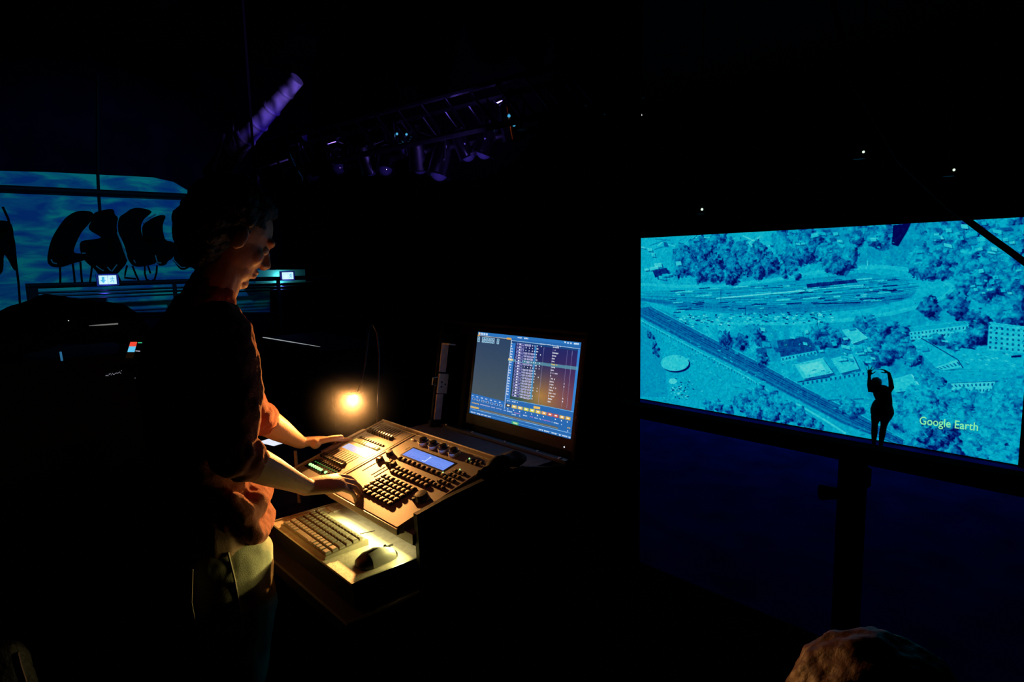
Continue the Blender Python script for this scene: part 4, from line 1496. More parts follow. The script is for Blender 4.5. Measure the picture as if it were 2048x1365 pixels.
for i in range(10):
    button(0.228, 1.685 - i * 0.0262, 0.92)
for r in range(2):
    for y in (1.632, 1.611, 1.590, 1.564, 1.543, 1.522, 1.494, 1.473, 1.452):
        button(0.1865 - r * 0.0195, y, 0.98)
for r in range(5):
    for y in (1.635, 1.613, 1.591, 1.563, 1.541, 1.519, 1.496, 1.474):
        button(0.136 - r * 0.0201, y, 1.02)
bsm = MB().bbox((0, 0, 0.0028), (0.0125, 0.0125, 0.0056), 0.0016).mesh('button')
bsm.materials.append(M['key'])
bst = MB().lathe([(0.0040, 0.0056), (0.003, 0.0066)], (0.001, 0.001, 0), 12).mesh('button_top', True)
bst.materials.append(M['keytop'])
for r in range(5):
    for c_ in range(3):
        o = put('button', bsm, 0.263 - r * 0.0198, 1.433 - c_ * 0.0198)
        t = bpy.data.objects.new('button_top', bst)
        COL.objects.link(t)
        t.parent = o
for r in range(2):
    for c_ in range(3):
        o = put('button', bsm, 0.332 - r * 0.014, 1.433 - c_ * 0.0205 + r * 0.010, sc=(0.8, 0.9, 0.9))
        t = bpy.data.objects.new('button_top', bst)
        COL.objects.link(t)
        t.parent = o
gl = MB().lathe([(0.0024, 0), (0.0018, 0.0022), (0.0006, 0.0028)], seg=10).mesh('indicator', True)
gl.materials.append(M['green'])
for u, y in ((0.331, 1.447), (0.274, 1.424), (0.238, 1.462)):
    put('indicator_light', gl, u, y, 0.0036)
gb = MB().lathe([(0.0056, 0), (0.0056, 0.003), (0.0042, 0.0046), (0.001, 0.005)], seg=14).mesh('lit_button', True)
gb.materials.append(M['green'])
gbd = MB().box((0, 0, 0.0012), (0.004, 0.007, 0.0024)).mesh('dim_label')
gbd.materials.append(M['green_dim'])
flat('button_strip', 0.058, 1.915, 0.048, 0.175, M['black'], 0.0015)
for i in range(10):
    y = 1.983 - i * 0.0166
    if i != 6 and i < 8:
        put('lit_button', gb, 0.050, y, 0.0014)
    else:
        put('button', kb1, 0.050, y, 0.0014)
    put('label_light', gbd, 0.070, y, 0.0012)
    put('button', kb1, 0.084, y, 0.0008)
# wheel with its finger rest
f = MB()
f.lathe([(0.021, 0), (0.021, 0.004), (0.0195, 0.006), (0.0185, 0.018), (0.017, 0.021), (0.006, 0.022)], seg=28)
wm = f.mesh('wheel', True)
wm.materials.append(M['knob'])
put('wheel', wm, 0.118, 1.402)
put('rotary_knob', knob_mesh(0.006, 0.008), 0.104, 1.424).data.materials.append(M['knob'])

# gooseneck lamp fixed at the console's far back corner
gn = thing('gooseneck_lamp', 'small glowing gooseneck lamp at the far end of the console', 'lamp', (1.150, 2.040, 0.955))
MB().box((1.150, 2.036, 0.985), (0.030, 0.018, 0.06)).build('lamp_base', M['black'], gn, world=True)
pts = [Vector(p) for p in ((1.150, 2.042, 1.01), (1.175, 2.062, 1.14), (1.192, 2.074, 1.27), (1.190, 2.080, 1.355), (1.176, 2.082, 1.385), (1.160, 2.082, 1.375), (1.150, 2.080, 1.33), (1.132, 2.078, 1.23), (1.112, 2.080, 1.165), (1.096, 2.078, 1.134))]
f = MB()
f.tube(pts, 0.0042, 10)
f.build('gooseneck', M['steel'], gn, smooth=True, world=True)
ax = Vector((-0.60, -0.80, 0.0)).normalized()
f = MB()
f.lathe([(0.006, -0.022), (0.010, -0.018), (0.0125, -0.006), (0.0135, 0.0), (0.0125, 0.0), (0.0115, -0.005), (0.004, -0.008)], LAMP, 18, axis=ax)
f.build('lamp_head', M['black'], gn, smooth=True, world=True)
f = MB()
f.ball(LAMP + ax * 0.002, 0.0105, 14, 10)
f.build('bulb', M['bulb'], gn, smooth=True, world=True)

vz = Matrix.Translation(LAMP + Vector((0, 0, 0.0185))) @ Matrix.Rotation(math.atan2(ax.y, ax.x), 4, 'Z')
f = MB()
f.box((0.011, 0, 0), (0.052, 0.050, 0.002), vz)
f.box((-0.016, 0, -0.007), (0.003, 0.012, 0.014), vz)
f.build('added_visor', M['black'], gn, world=True)  # added to keep the lamp's light off the operator's face

# white sheets under the left hand, along the console's end
ps = thing('paper_sheet', 'white paper strip under the left hand at the end of the console', 'paper', (0.99, 2.040, 0.942))
f = MB()
f.add([(0.92, 2.026, 0.9565), (1.10, 2.026, 1.004), (1.10, 2.060, 0.998), (0.93, 2.062, 0.950)], [(0, 1, 2, 3)])
f.add([(0.92, 2.026, 0.9550), (1.10, 2.026, 1.0025), (1.10, 2.060, 0.9965), (0.93, 2.062, 0.9485)], [(3, 2, 1, 0)])
f.build('sheet', M['paper'], ps, world=True)

# ---------------- keyboard drawer
dr = thing('keyboard_drawer', 'pale worn keyboard drawer with metal edges below the console front', 'drawer', (0.76, 1.60, TZ))
DZ = 0.832
f = MB()
f.box((0.773, 1.588, 0.794), (0.214, 0.500, 0.066))
f.build('drawer_box', M['case'], dr, world=True)
f = MB()
f.bbox((0.772, 1.588, 0.8295), (0.228, 0.510, 0.005), 0.001)
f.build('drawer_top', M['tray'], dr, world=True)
f = MB()
f.box((0.772, 1.841, 0.833), (0.225, 0.005, 0.006))
f.box((0.795, 1.833, 0.8335), (0.18, 0.006, 0.004))
f.build('drawer_rail', M['panel_edge'], dr, world=True)
f = MB()
f.box((0.772, 1.3325, 0.8285), (0.226, 0.003, 0.006))
f.build('drawer_rail', M['alu'], dr, world=True)
for x, z in ((0.672, 0.805), (0.690, 0.790), (0.675, 0.778), (0.848, 0.806), (0.850, 0.778)):
    f = MB()
    f.lathe([(0.0040, 0), (0.003, 0.003)], (x, 1.3355, z), 10, axis=(0, -1, 0))
    f.build('rivet', M['alu'], dr, world=True)
f = MB()
f.tube([(0.735, 1.328, 0.792), (0.752, 1.324, 0.796), (0.772, 1.324, 0.802)], [0.002, 0.005, 0.006], 10)
f.build('drawer_latch', mat('green plastic latch', (0.03, 0.25, 0.08), 0.4), dr, smooth=True, world=True)
f = MB()
f.box((0.842, 1.53, 0.8785), (0.010, 0.36, 0.003))
f.build('led_strip', M['drawer_led'], dr, world=True)
# thin clear sheet lying at the back of the drawer
f = MB()
pl = [(0.845, 1.80), (0.800, 1.765), (0.803, 1.69), (0.780, 1.60), (0.800, 1.575), (0.855, 1.56), (0.858, 1.60)]
f.prism([(x, y, 0.8325) for x, y in pl], (0, 0, 0.0008))
pc = f.build('paper_sheet', mat('cream card', (0.74, 0.70, 0.56), 0.5, noise=0.06, nscale=60))
tag(pc, 'cream card with a curved edge lying beside the computer keyboard', 'paper')
f = MB()
f.tube([(x, y, 0.8332) for x, y in ((0.845, 1.80), (0.800, 1.765), (0.803, 1.69), (0.780, 1.60), (0.800, 1.575), (0.855, 1.56))], 0.0010, 5)
cb_ = f.build('cable', M['slot'])
tag(cb_, 'thin dark cable curving across the keyboard drawer', 'cable')
f = MB()
f.box((0, 0, 0.003), (0.016, 0.050, 0.006))
f.box((0.012, -0.012, 0.004), (0.006, 0.022, 0.004))
st_ = f.build('usb_stick', mat('silver plastic', (0.7, 0.7, 0.62), 0.25), loc=(0.838, 1.795, 0.8327))
tag(st_, 'small silver stick lying behind the keyboard in the drawer corner', 'stick')

# keyboard
kbd = thing('computer_keyboard', 'compact grey computer keyboard on the pale drawer', 'keyboard', (0.730, 1.640, DZ))
KXf, KXb = -0.0625, 0.066     # user edge, far edge
f = MB()
f.prism([(KXf, -0.148, 0.0), (KXb, -0.148, 0.0), (KXb, -0.148, 0.0165), (KXb - 0.006, -0.148, 0.019), (KXf + 0.003, -0.148, 0.0085), (KXf, -0.148, 0.006)], (0, 0.296, 0))
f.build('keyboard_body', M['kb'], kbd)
ksl = (0.019 - 0.0085) / (KXb - KXf - 0.009)
key_m = MB().bbox((0, 0, 0.0), (0.0158, 0.0162, 0.008), 0.0022).mesh('key')
key_m.materials.append(M['kcap'])
rows_ = [(0.62, [1.0] * 15), (1.0, [1.0] * 13 + [2.0]), (1.0, [1.5] + [1.0] * 12 + [1.5]), (1.0, [1.8] + [1.0] * 11 + [2.2]), (1.0, [1.3] + [1.0] * 12 + [1.7]), (1.0, [1.3, 1.0, 1.0, 1.0, 5.2, 1.0, 1.0, 1.0, 1.0, 1.5])]
xk = KXb - 0.011
for hrow, ws in rows_:
    pitch = 0.0203 * hrow
    xc = xk - pitch / 2
    tot = sum(ws)
    yk = 0.142
    for w_ in ws:
        wy = 0.284 * w_ / tot
        o = bpy.data.objects.new('key', key_m)
        COL.objects.link(o)
        o.parent = kbd
        o.location = (xc, yk - wy / 2, 0.0085 + ksl * (xc - KXf - 0.003) + 0.0028)
        o.scale = (hrow * 0.95 if hrow < 1 else 1.0, (wy - 0.0022) / 0.0162, 1)
        o.rotation_euler = (0, -math.atan(ksl), 0)
        yk -= wy
    xk -= pitch

# mouse
ms = thing('computer_mouse', 'black computer mouse with pale grey side on the drawer', 'mouse', (0.762, 1.392, DZ + 0.0006), (0, 0, 0.06))
f = MB()
pr_ = [(-0.056, 0.014, 0.010), (-0.048, 0.026, 0.020), (-0.028, 0.031, 0.031), (0.0, 0.0305, 0.036), (0.026, 0.030, 0.032), (0.046, 0.027, 0.022), (0.057, 0.018, 0.012)]
n_ = 20
for x, hw, hh in pr_:
    for k in range(n_):
        a = PI * k / (n_ - 1)
        f.v.append(Vector((x, hw * math.copysign(abs(math.cos(a)) ** 0.8, math.cos(a)), hh * math.sin(a) ** 0.75)))
for i in range(len(pr_) - 1):
    for k in range(n_ - 1):
        a = i * n_ + k
        f.f.append([a, a + 1, a + n_ + 1, a + n_])
    f.f.append([i * n_ + n_ - 1, i * n_, (i + 1) * n_, (i + 1) * n_ + n_ - 1])
f.f.append(list(range(n_)))
f.f.append([(len(pr_) - 1) * n_ + k for k in range(n_)][::-1])
me = f.mesh('shell', True)
mo = link('shell', me, M['mouse'], ms)
f = MB()
for x, hw, hh in pr_[2:6]:
    for k in range(6):
        a = PI - PI * 0.055 * k * 1.6
        f.v.append(Vector((x, (hw + 0.0012) * -abs(math.cos(a)) ** 0.8, (hh + 0.001) * math.sin(a) ** 0.75)))
for i in range(3):
    for k in range(5):
        a = i * 6 + k
        f.f.append([a, a + 6, a + 7, a + 1])
me = f.mesh('side_grip', True)
link('side_grip', me, M['mouse_side'], ms)
f = MB()
f.lathe([(0.006, -0.003), (0.0075, 0), (0.006, 0.003)], (0.030, 0, 0.0275), 16, axis=(0, 1, 0))
f.build('wheel', M['blackgloss'], ms, smooth=True)
f = MB()
f.box((0.040, 0, 0.0262), (0.030, 0.0012, 0.006))
f.build('button_gap', M['slot'], ms)

# smartphone lit on the table, rod and small carton behind the forearms
pq = onz(534, 880, TZ + 0.012) + Vector((0.0, -0.06, 0))
ph = thing('smartphone', 'smartphone with a bright white screen lying on the table behind the forearm', 'phone', (pq.x, pq.y, TZ + 0.0008), (0, 0, 0.25))
MB().bbox((0, 0, 0.0045), (0.072, 0.15, 0.009), 0.002).build('phone_body', M['blackgloss'], ph)
MB().box((0, 0.004, 0.0094), (0.064, 0.128, 0.0008)).build('phone_screen', M['phone'], ph)
rd = MB()
rd.tube([(0.862, 2.115, TZ + 0.001), (0.858, 2.112, 0.955)], 0.006, 10)
tag(rd.build('upright_rod', M['panel_edge'], smooth=True), 'short upright metal rod between the two forearms', 'rod')
rc = MB()
rc.bbox((0.70, 2.06, TZ + 0.0545), (0.05, 0.09, 0.107), 0.003)
tag(rc.build('small_carton', mat('brown card', (0.40, 0.24, 0.11), 0.7, noise=0.1, nscale=30)), 'small brown carton on the table just behind the near forearm', 'box')
jk = MB()
for q_, r3 in (((1.16, 1.335, 1.020), (0.060, 0.026, 0.022)), ((1.215, 1.35, 1.012), (0.050, 0.040, 0.022)), ((1.10, 1.330, 1.008), (0.045, 0.018, 0.020))):
    jk.ball(q_, r3, 18, 12)
jo = fuse(jk, 'black_cloth', M['dark_cloth'], None, 0.006, 3, 0.016, 0.03)
tag(jo, 'crumpled black cloth lying on the near back corner of the console', 'cloth')

# ================================================================== balcony rail, hall floor, cable
rl = thing('balcony_railing', 'black balcony railing with a square post below the projection screen', 'railing', (2.42, 1.0, 0.0))
rz_ = 0.915
f = MB()
f.box((2.42, 0.4, rz_ - 0.030), (0.07, 5.2, 0.062))
f.build('top_rail', M['black'], rl, world=True)
for px in (1703,):
    q = onx(px, 1000, 2.42)
    f = MB()
    f.box((2.42, q.y, 0.443), (0.06, 0.082, 0.884))
    f.build('post', M['black'], rl, world=True)
for yy in (-1.6, 2.6):
    f = MB()
    f.box((2.42, yy, 0.443), (0.06, 0.082, 0.884))
    f.build('post', M['black'], rl, world=True)
q = onx(1664, 985, 2.40)
cl = thing('clamp_lamp', 'small black lamp clamped to the left of the railing post', 'lamp', (2.385, q.y, q.z))
f = MB()
f.lathe([(0.012, -0.04), (0.022, -0.035), (0.025, 0.0), (0.030, 0.03), (0.026, 0.03)], (2.385, q.y + 0.005, q.z), 18, axis=(0, 1, -0.2))
f.build('lamp_head', M['black'], cl, smooth=True, world=True)
MB().box((2.385, q.y - 0.035, q.z - 0.002), (0.02, 0.05, 0.018)).build('clamp', M['black'], cl, world=True)
q = onx(1733, 955, 2.40)
bx_ = MB()
bx_.bbox((2.385, q.y + 0.005, q.z + 0.002), (0.05, 0.036, 0.07), 0.006)
tag(bx_.build('junction_box', M['black']), 'small black box fixed to the right of the railing post', 'box')

hc = MB()
pts = [at(1900, 414, 2.6), at(1942, 446, 2.6), at(1985, 478, 2.6), at(2020, 503, 2.6), at(2060, 533, 2.6), at(2140, 580, 2.6), at(2300, 690, 2.55), at(2420, 800, 2.5), Vector((2.42, -1.75, 0.90))]
pts = [at(1500, -700, 2.9), at(1700, 150, 2.8), at(1800, 320, 2.7)] + pts
hc.tube(pts, 0.0135, 10)
tag(hc.build('hanging_cable', M['black'], smooth=True), 'thick black cable hanging across the top right corner of the screen', 'cable')

# ================================================================== mural wall, gallery
def wall(zx, zy, y=WY - 0.02):     # point on the mural wall given in close-up coordinates
    return ony(zx / 4.267, 320 + zy / 4.267, y)


mu = thing('wall_mural', 'blue lit graffiti mural with bulging brown black letters and paint drips', 'mural', tuple(wall(900, 1200, WY - 0.03)))
mp = bpy.data.materials.new('streaky mural ground paint')
mp.use_nodes = True
nt = mp.node_tree
bs = nt.nodes['Principled BSDF']
tc = nt.nodes.new('ShaderNodeTexCoord')
mpp = nt.nodes.new('ShaderNodeMapping')
mpp.inputs['Scale'].default_value = (1.1, 1, 3.6)
mpp.inputs['Rotation'].default_value = (0, 0.12, 0)
nz = nt.nodes.new('ShaderNodeTexNoise')
nz.inputs['Scale'].default_value = 1.5
nz.inputs['Detail'].default_value = 9
nz.inputs['Distortion'].default_value = 0.6
cr = nt.nodes.new('ShaderNodeValToRGB')
for e, c in zip(cr.color_ramp.elements, ((0.05, 0.10, 0.30), (0.10, 0.62, 0.34))):
    e.color = c + (1,)
cr.color_ramp.elements[0].position = 0.36
cr.color_ramp.elements[1].position = 0.64
e = cr.color_ramp.elements.new(0.5)
e.color = (0.10, 0.24, 0.32, 1)
nt.links.new(tc.outputs['Object'], mpp.inputs[0])
nt.links.new(mpp.outputs[0], nz.inputs['Vector'])
nt.links.new(nz.outputs['Fac'], cr.inputs[0])
nt.links.new(cr.outputs[0], bs.inputs['Base Color'])
bs.inputs['Roughness'].default_value = 0.85
# wall panel with a rounded upper right corner
pol = [(-300, 60), (0, 95), (400, 105), (900, 130), (1300, 150), (1480, 190), (1600, 262), (1680, 360), (1760, 430), (2080, 560), (2300, 800), (2300, 1300), (-300, 1300)]
f = MB()
f.prism([wall(x, y, WY - 0.004) for x, y in pol], (0, -0.02, 0))
f.build('painted_ground', mp, mu, world=True)
letters = [
    [(410, 880), (404, 830), (420, 740), (445, 660), (500, 570), (560, 490), (640, 440), (720, 432), (795, 445), (800, 500), (745, 560), (700, 610), (672, 660), (640, 730), (622, 795), (690, 800), (740, 800), (738, 852), (620, 880), (560, 905), (500, 915), (440, 908)],
    [(795, 455), (850, 436), (930, 418), (972, 424), (976, 470), (1010, 490), (992, 560), (1000, 620), (1022, 680), (1052, 740), (1084, 840), (1080, 880), (1030, 940), (985, 985), (850, 990), (815, 935), (770, 900), (720, 855), (688, 790), (678, 730), (690, 690), (780, 680), (868, 668), (850, 645), (770, 605), (752, 565), (790, 510)],
    [(1010, 490), (1060, 460), (1130, 408), (1220, 412), (1300, 438), (1275, 465), (1230, 500), (1208, 540), (1198, 580), (1210, 640), (1240, 720), (1288, 790), (1318, 840), (1338, 880), (1260, 900), (1180, 912), (1130, 900), (1092, 850), (1072, 760), (1042, 680), (1002, 610)],
    [(1208, 565), (1260, 520), (1330, 480), (1392, 468), (1416, 485), (1392, 530), (1384, 580), (1396, 650), (1412, 690), (1485, 700), (1492, 760), (1480, 835), (1430, 860), (1420, 890), (1370, 905), (1340, 885), (1290, 795), (1242, 722), (1214, 642)],
    [(1480, 850), (1482, 700), (1486, 600), (1500, 510), (1540, 430), (1580, 413), (1640, 420), (1700, 470), (1690, 600), (1610, 690), (1602, 800), (1640, 880), (1600, 930), (1545, 940), (1510, 905)],
    [(-60, 520), (60, 515), (110, 560), (120, 700), (150, 900), (130, 960), (60, 820), (30, 800), (30, 960), (-20, 985), (-60, 940)],
]
def chaikin(P, n=2):
    for _ in range(n):
        Q = []
        for i in range(len(P)):
            (x0, y0), (x1, y1) = P[i], P[(i + 1) % len(P)]
            Q += [(0.75 * x0 + 0.25 * x1, 0.75 * y0 + 0.25 * y1), (0.25 * x0 + 0.75 * x1, 0.25 * y0 + 0.75 * y1)]
        P = Q
    return P


for L_ in letters:
    L_ = chaikin(L_)
    f = MB()
    f.prism([wall(x, y, WY - 0.026) for x, y in L_], (0, -0.025, 0))
    f.build('painted_letter', M['letter'], mu, world=True)
drips = [[(512, 910), (515, 990), (514, 1062)], [(620, 880), (632, 970), (640, 1062)], [(686, 870), (692, 960), (702, 1058)], [(785, 910), (775, 990), (766, 1058)], [(1000, 975), (1020, 1020), (1036, 1055)],
         [(1130, 905), (1160, 980), (1192, 1050)], [(1085, 900), (1070, 960), (1065, 1005), (1160, 1015)], [(1235, 905), (1236, 970), (1250, 1020), (1285, 1036), (1320, 1020), (1336, 960), (1340, 900)], [(1262, 905), (1275, 940), (1284, 968)],
         [(24, 400), (70, 500), (120, 700), (140, 900), (160, 1060), (172, 1240)]]
for d in drips:
    f = MB()
    f.tube([wall(x, y, WY - 0.03) for x, y in d], 0.018, 6)
    f.build('paint_drip', M['letter'], mu, world=True)
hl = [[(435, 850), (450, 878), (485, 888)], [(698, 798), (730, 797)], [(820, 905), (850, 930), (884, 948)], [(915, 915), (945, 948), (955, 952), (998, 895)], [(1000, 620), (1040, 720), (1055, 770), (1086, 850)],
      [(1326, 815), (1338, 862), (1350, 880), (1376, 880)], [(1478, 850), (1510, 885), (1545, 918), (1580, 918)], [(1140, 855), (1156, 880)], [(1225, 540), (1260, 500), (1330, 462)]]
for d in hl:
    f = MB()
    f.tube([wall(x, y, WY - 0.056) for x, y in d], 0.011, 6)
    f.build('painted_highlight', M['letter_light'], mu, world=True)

# pipe and cable in front of the mural
f = MB()
f.tube([wall(-300, 222, WY - 0.12), wall(0, 240, WY - 0.12), wall(800, 275, WY - 0.12), wall(1620, 312, WY - 0.12), wall(2100, 340, WY - 0.12)], 0.055, 10)
tag(f.build('pipe', M['black'], smooth=True), 'long dark horizontal pipe running above the mural letters', 'pipe')
f = MB()
f.tube([ony(196, 150, WY - 0.08), wall(838, 130, WY - 0.08), wall(845, 300, WY - 0.08), wall(856, 440, WY - 0.08)], 0.022, 8)
tag(f.build('hanging_cable', M['black'], smooth=True), 'thin dark cable hanging down to the second mural letter', 'cable')

# gallery with its railing and the two exit signs
gy = WY - 0.9
a0, a1 = ony(54, 573, gy), ony(700, 566, gy)
zt = a0.z
struct(MB().box((5.2, WY - 0.5, -0.15), (5.3, 1.0, 0.3)).build('floor_gallery', M['floor']))
gr = thing('gallery_railing', 'dark gallery railing with three bars below the graffiti mural', 'railing', (a0.x, gy, 0.0))
for dz, r_, mm in ((0.0, 0.045, 'black'), (-0.115, 0.020, 'steel'), (-0.175, 0.020, 'steel'), (-0.24, 0.016, 'steel')):
    f = MB()
    f.tube([(a0.x - 0.02, gy, zt + dz), (7.9, gy, zt + dz)], r_, 8)
    f.build('bar', M[mm], gr, smooth=True, world=True)
for x in (a0.x + 0.06, 3.2, 5.2, 7.2):
    MB().box((x, gy, zt / 2 - 0.02), (0.16 if x < 1.5 else 0.06, 0.06, zt + 0.02)).build('post', M['black'], gr, world=True)


def exit_sign(px, py, w, h, label, glyph):
    q = ony(px, py, gy - 0.12)
    s = thing('exit_sign', label, 'sign', tuple(q), group='lit exit signs over the gallery')
    MB().box((0, 0.03, 0), (w + 0.06, 0.05, h + 0.05)).build('sign_box', M['sign_frame'], s)
    MB().box((-w * 0.245, 0.0, 0), (w * 0.47, 0.012, h)).build('sign_panel', M['sign_lit'], s)
    MB().box((w * 0.245, 0.0, 0), (w * 0.47, 0.012, h)).build('sign_panel', M['sign_lit'], s)
    if glyph:
        f = MB()      # arrow pointing down
        cx = -w * 0.25
        k = h * 0.36
        f.prism([(cx - k * 0.35, -0.007, k * 0.95), (cx + k * 0.35, -0.007, k * 0.95), (cx + k * 0.35, -0.007, 0), (cx + k * 0.85, -0.007, 0), (cx, -0.007, -k), (cx - k * 0.85, -0.007, 0), (cx - k * 0.35, -0.007, 0)], (0, -0.002, 0))
        f.build('arrow', M['sign_glyph'], s)
    f = MB()          # running figure
    cx = w * 0.25
    k = h * 0.36
    f.lathe([(k * 0.16, 0), (k * 0.16, 0.002)], (cx + k * 0.1, -0.007, k * 0.78), 10, axis=(0, -1, 0))
    for pts_ in (((0.05, 0.55), (-0.1, -0.05)), ((-0.1, -0.05), (0.3, -0.3), (0.25, -0.8)), ((-0.1, -0.05), (-0.3, -0.5), (-0.7, -0.6)), ((0.05, 0.5), (0.4, 0.2), (0.6, 0.35)), ((0.05, 0.5), (-0.4, 0.4), (-0.5, 0.05))):
        f.tube([(cx + x * k, -0.008, y * k) for x, y in pts_], k * 0.10, 6)
    f.build('running_figure', M['sign_glyph'], s)
    d_ = light('exit_sign_light', 'POINT', q + Vector((0, -0.10, -0.02)), (0.12, 0.10, 1.0), 3.0, shadow_soft_size=0.05)
    return s


exit_sign(215.5, 560, 0.275, 0.155, 'lit blue white exit sign with arrow in front of the graffiti mural', True)
s2 = exit_sign(575.5, 552, 0.250, 0.150, 'lit blue white exit sign right of the operator\'s face', False)
s2q = Vector(s2.location)
light('exit_sign_back_light', 'POINT', s2q + Vector((-0.05, 0.28, -0.03)), (0.08, 0.75, 0.75), 5.0, shadow_soft_size=0.05)
f = MB()
f.box((s2q.x, s2q.y + 0.38, s2q.z - 0.02), (1.1, 0.02, 0.30))
f.box((s2q.x, (s2q.y + 0.22 + WY) / 2, s2q.z - 0.16), (1.3, WY - s2q.y - 0.22, 0.02))
tag(f.build('sign_ledge', mat('grey ledge paint', (0.30, 0.32, 0.34), 0.8)), 'grey ledge and backing board lit teal behind the right exit sign', 'ledge')
f = MB()
fl = [ony(690, 444, WY - 3), ony(766, 447, WY - 3)]

# ================================================================== rig above
dk = thing('ceiling_duct', 'diagonal pale duct lit violet above the operator\'s head', 'duct', tuple(at(425, 352, 6.6)))
p0, p1 = at(425, 352, 6.6), at(594, 158, 6.0)
f = MB()
f.tube([p0, p0.lerp(p1, 0.5), p1], [0.115, 0.09, 0.072], 18)
f.build('duct_tube', M['duct'], dk, smooth=True, world=True)
for t in (0.12, 0.27, 0.42, 0.57, 0.72, 0.88):
    q = p0.lerp(p1, t)
    r_ = 0.115 - 0.043 * t + 0.004
    f = MB()
    dv = (p1 - p0).normalized()
    f.lathe([(r_, -0.02), (r_ + 0.008, 0), (r_, 0.02)], q, 18, axis=dv)
    f.build('duct_collar', M['duct'], dk, smooth=True, world=True)
f = MB()
f.tube([at(465, 232, 6.3), at(467, 275, 6.3), at(470, 292, 6.3)], 0.010, 8)
tag(f.build('hanging_rod', M['duct'], smooth=True), 'thin pale rod hanging left of the violet duct', 'rod')
f = MB()
f.tube([at(449, 268, 6.2), at(438, 300, 6.2), at(425, 340, 6.2)], [0.012, 0.02, 0.022], 8)
tag(f.build('ribbed_hose', M['duct'], smooth=True), 'short slanting hose beside the lower end of the violet duct', 'hose')
f = MB()
f.tube([at(490, 346, 6.0), at(530, 334, 6.0), at(576, 319, 6.0)], 0.008, 8)
tag(f.build('slack_cable', M['duct'], smooth=True), 'thin pale cable rising to the right from the duct', 'cable')
sl2 = thing('spotlight', 'small spotlight with a cyan glint just above the operator\'s hair', 'stage light', tuple(at(511, 368, 5.8)))
f = MB()
f.lathe([(0.03, -0.08), (0.05, -0.06), (0.055, 0.05), (0.062, 0.07), (0.05, 0.07)], at(511, 368, 5.8), 16, axis=(0.1, 0.2, 0.97))
f.build('lamp_body', M['can'], sl2, smooth=True, world=True)
f = MB()
f.tube([at(511, 368, 5.8) + Vector((0, 0, -0.05)), Vector((at(511, 368, 5.8).x, at(511, 368, 5.8).y, 6.0))], 0.012, 6)
f.build('hanger', M['black'], sl2, world=True)
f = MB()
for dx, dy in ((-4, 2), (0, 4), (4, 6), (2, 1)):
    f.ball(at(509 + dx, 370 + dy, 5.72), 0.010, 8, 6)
f.build('led', emit('dim blue glint', lin(40, 90, 150), 0.8, False), sl2, world=True)  # cyan glints painted as small emissive dots, not leds

# truss with stage lights
ta, tb_ = at(560, 322, 6.0), at(1190, 176, 4.2)
trs = thing('lighting_truss', 'dark lighting truss slanting across the ceiling', 'truss', tuple(ta))
side = Vector((0, 0, 1)).cross(tb_ - ta).normalized() * 0.15
offs = (Vector((0, 0, 0.15)) + side, Vector((0, 0, 0.15)) - side, Vector((0, 0, -0.15)) + side, Vector((0, 0, -0.15)) - side)
for of in offs:
    f = MB()
    f.tube([ta + of, tb_ + of], 0.025, 8)
    f.build('chord', M['steel'], trs, smooth=True, world=True)
NB = 14
for i in range(NB):
    c0, c1 = ta.lerp(tb_, i / NB), ta.lerp(tb_, (i + 1) / NB)
    for (o0, o1) in ((0, 2), (1, 3)):
        f = MB()
        f.tube([c0 + offs[o0], c1 + offs[o1]], 0.012, 6)
        f.build('brace', M['steel'], trs, world=True)


def par_can(px, py, Z, s, ax, label, leds=()):
    k0, best = 0.0, 1e9
    for i_ in range(401):
        c_ = ta.lerp(tb_, i_ / 400) + offs[2] - CC
        e_ = abs(1024 + FPX * c_.dot(CR) / c_.dot(CF) - px)
        if e_ < best:
            best, k0 = e_, i_ / 400
    tp = ta.lerp(tb_, k0) + offs[2]
    Z = (tp - CC).dot(CF)
    q = at(px, py, Z)
    t = thing('stage_light', label, 'stage light', tuple(q), group='stage lights on the truss')
    a = Vector(ax).normalized()
    f = MB()
    f.lathe([(0.03 * s, -0.16 * s), (0.07 * s, -0.14 * s), (0.085 * s, -0.05 * s), (0.09 * s, 0.10 * s), (0.098 * s, 0.12 * s), (0.085 * s, 0.12 * s), (0.08 * s, 0.06 * s)], (0, 0, 0), 20, axis=a)
    f.build('lamp_body', M['can'], t, smooth=True)
    sd = Vector((0, 0, 1)).cross(a).normalized()
    f = MB()
    f.tube([sd * 0.10 * s, sd * 0.112 * s + Vector((0, 0, 0.16 * s)), Vector((0, 0, 0.20 * s)), -sd * 0.112 * s + Vector((0, 0, 0.16 * s)), -sd * 0.10 * s], 0.011 * s, 6)
    f.build('yoke', M['can'], t)
    f = MB()
    zc = max(0.235 * s + 0.02, tp.z - q.z + 0.03)
    f.box((0, 0, (0.19 * s + zc) / 2), (0.03 * s, 0.04 * s, zc - 0.19 * s))
    f.build('clamp', M['can'], t)
    f = MB()
    f.ball(a * 0.085 * s, (0.07 * s, 0.07 * s, 0.07 * s), 14, 8)
    f.build('lens', mat('dark lens', (0.006, 0.006, 0.012), 0.06), t, smooth=True)
    if leds:
        f = MB()
        for dx, dy in leds:
            f.ball(at(px + dx, py + dy, Z - 0.13 * s) - q, 0.012 * s, 8, 6)
        f.build('led', M['led_cyan'] if len(leds) < 3 else M['led_white'], t)
    return t


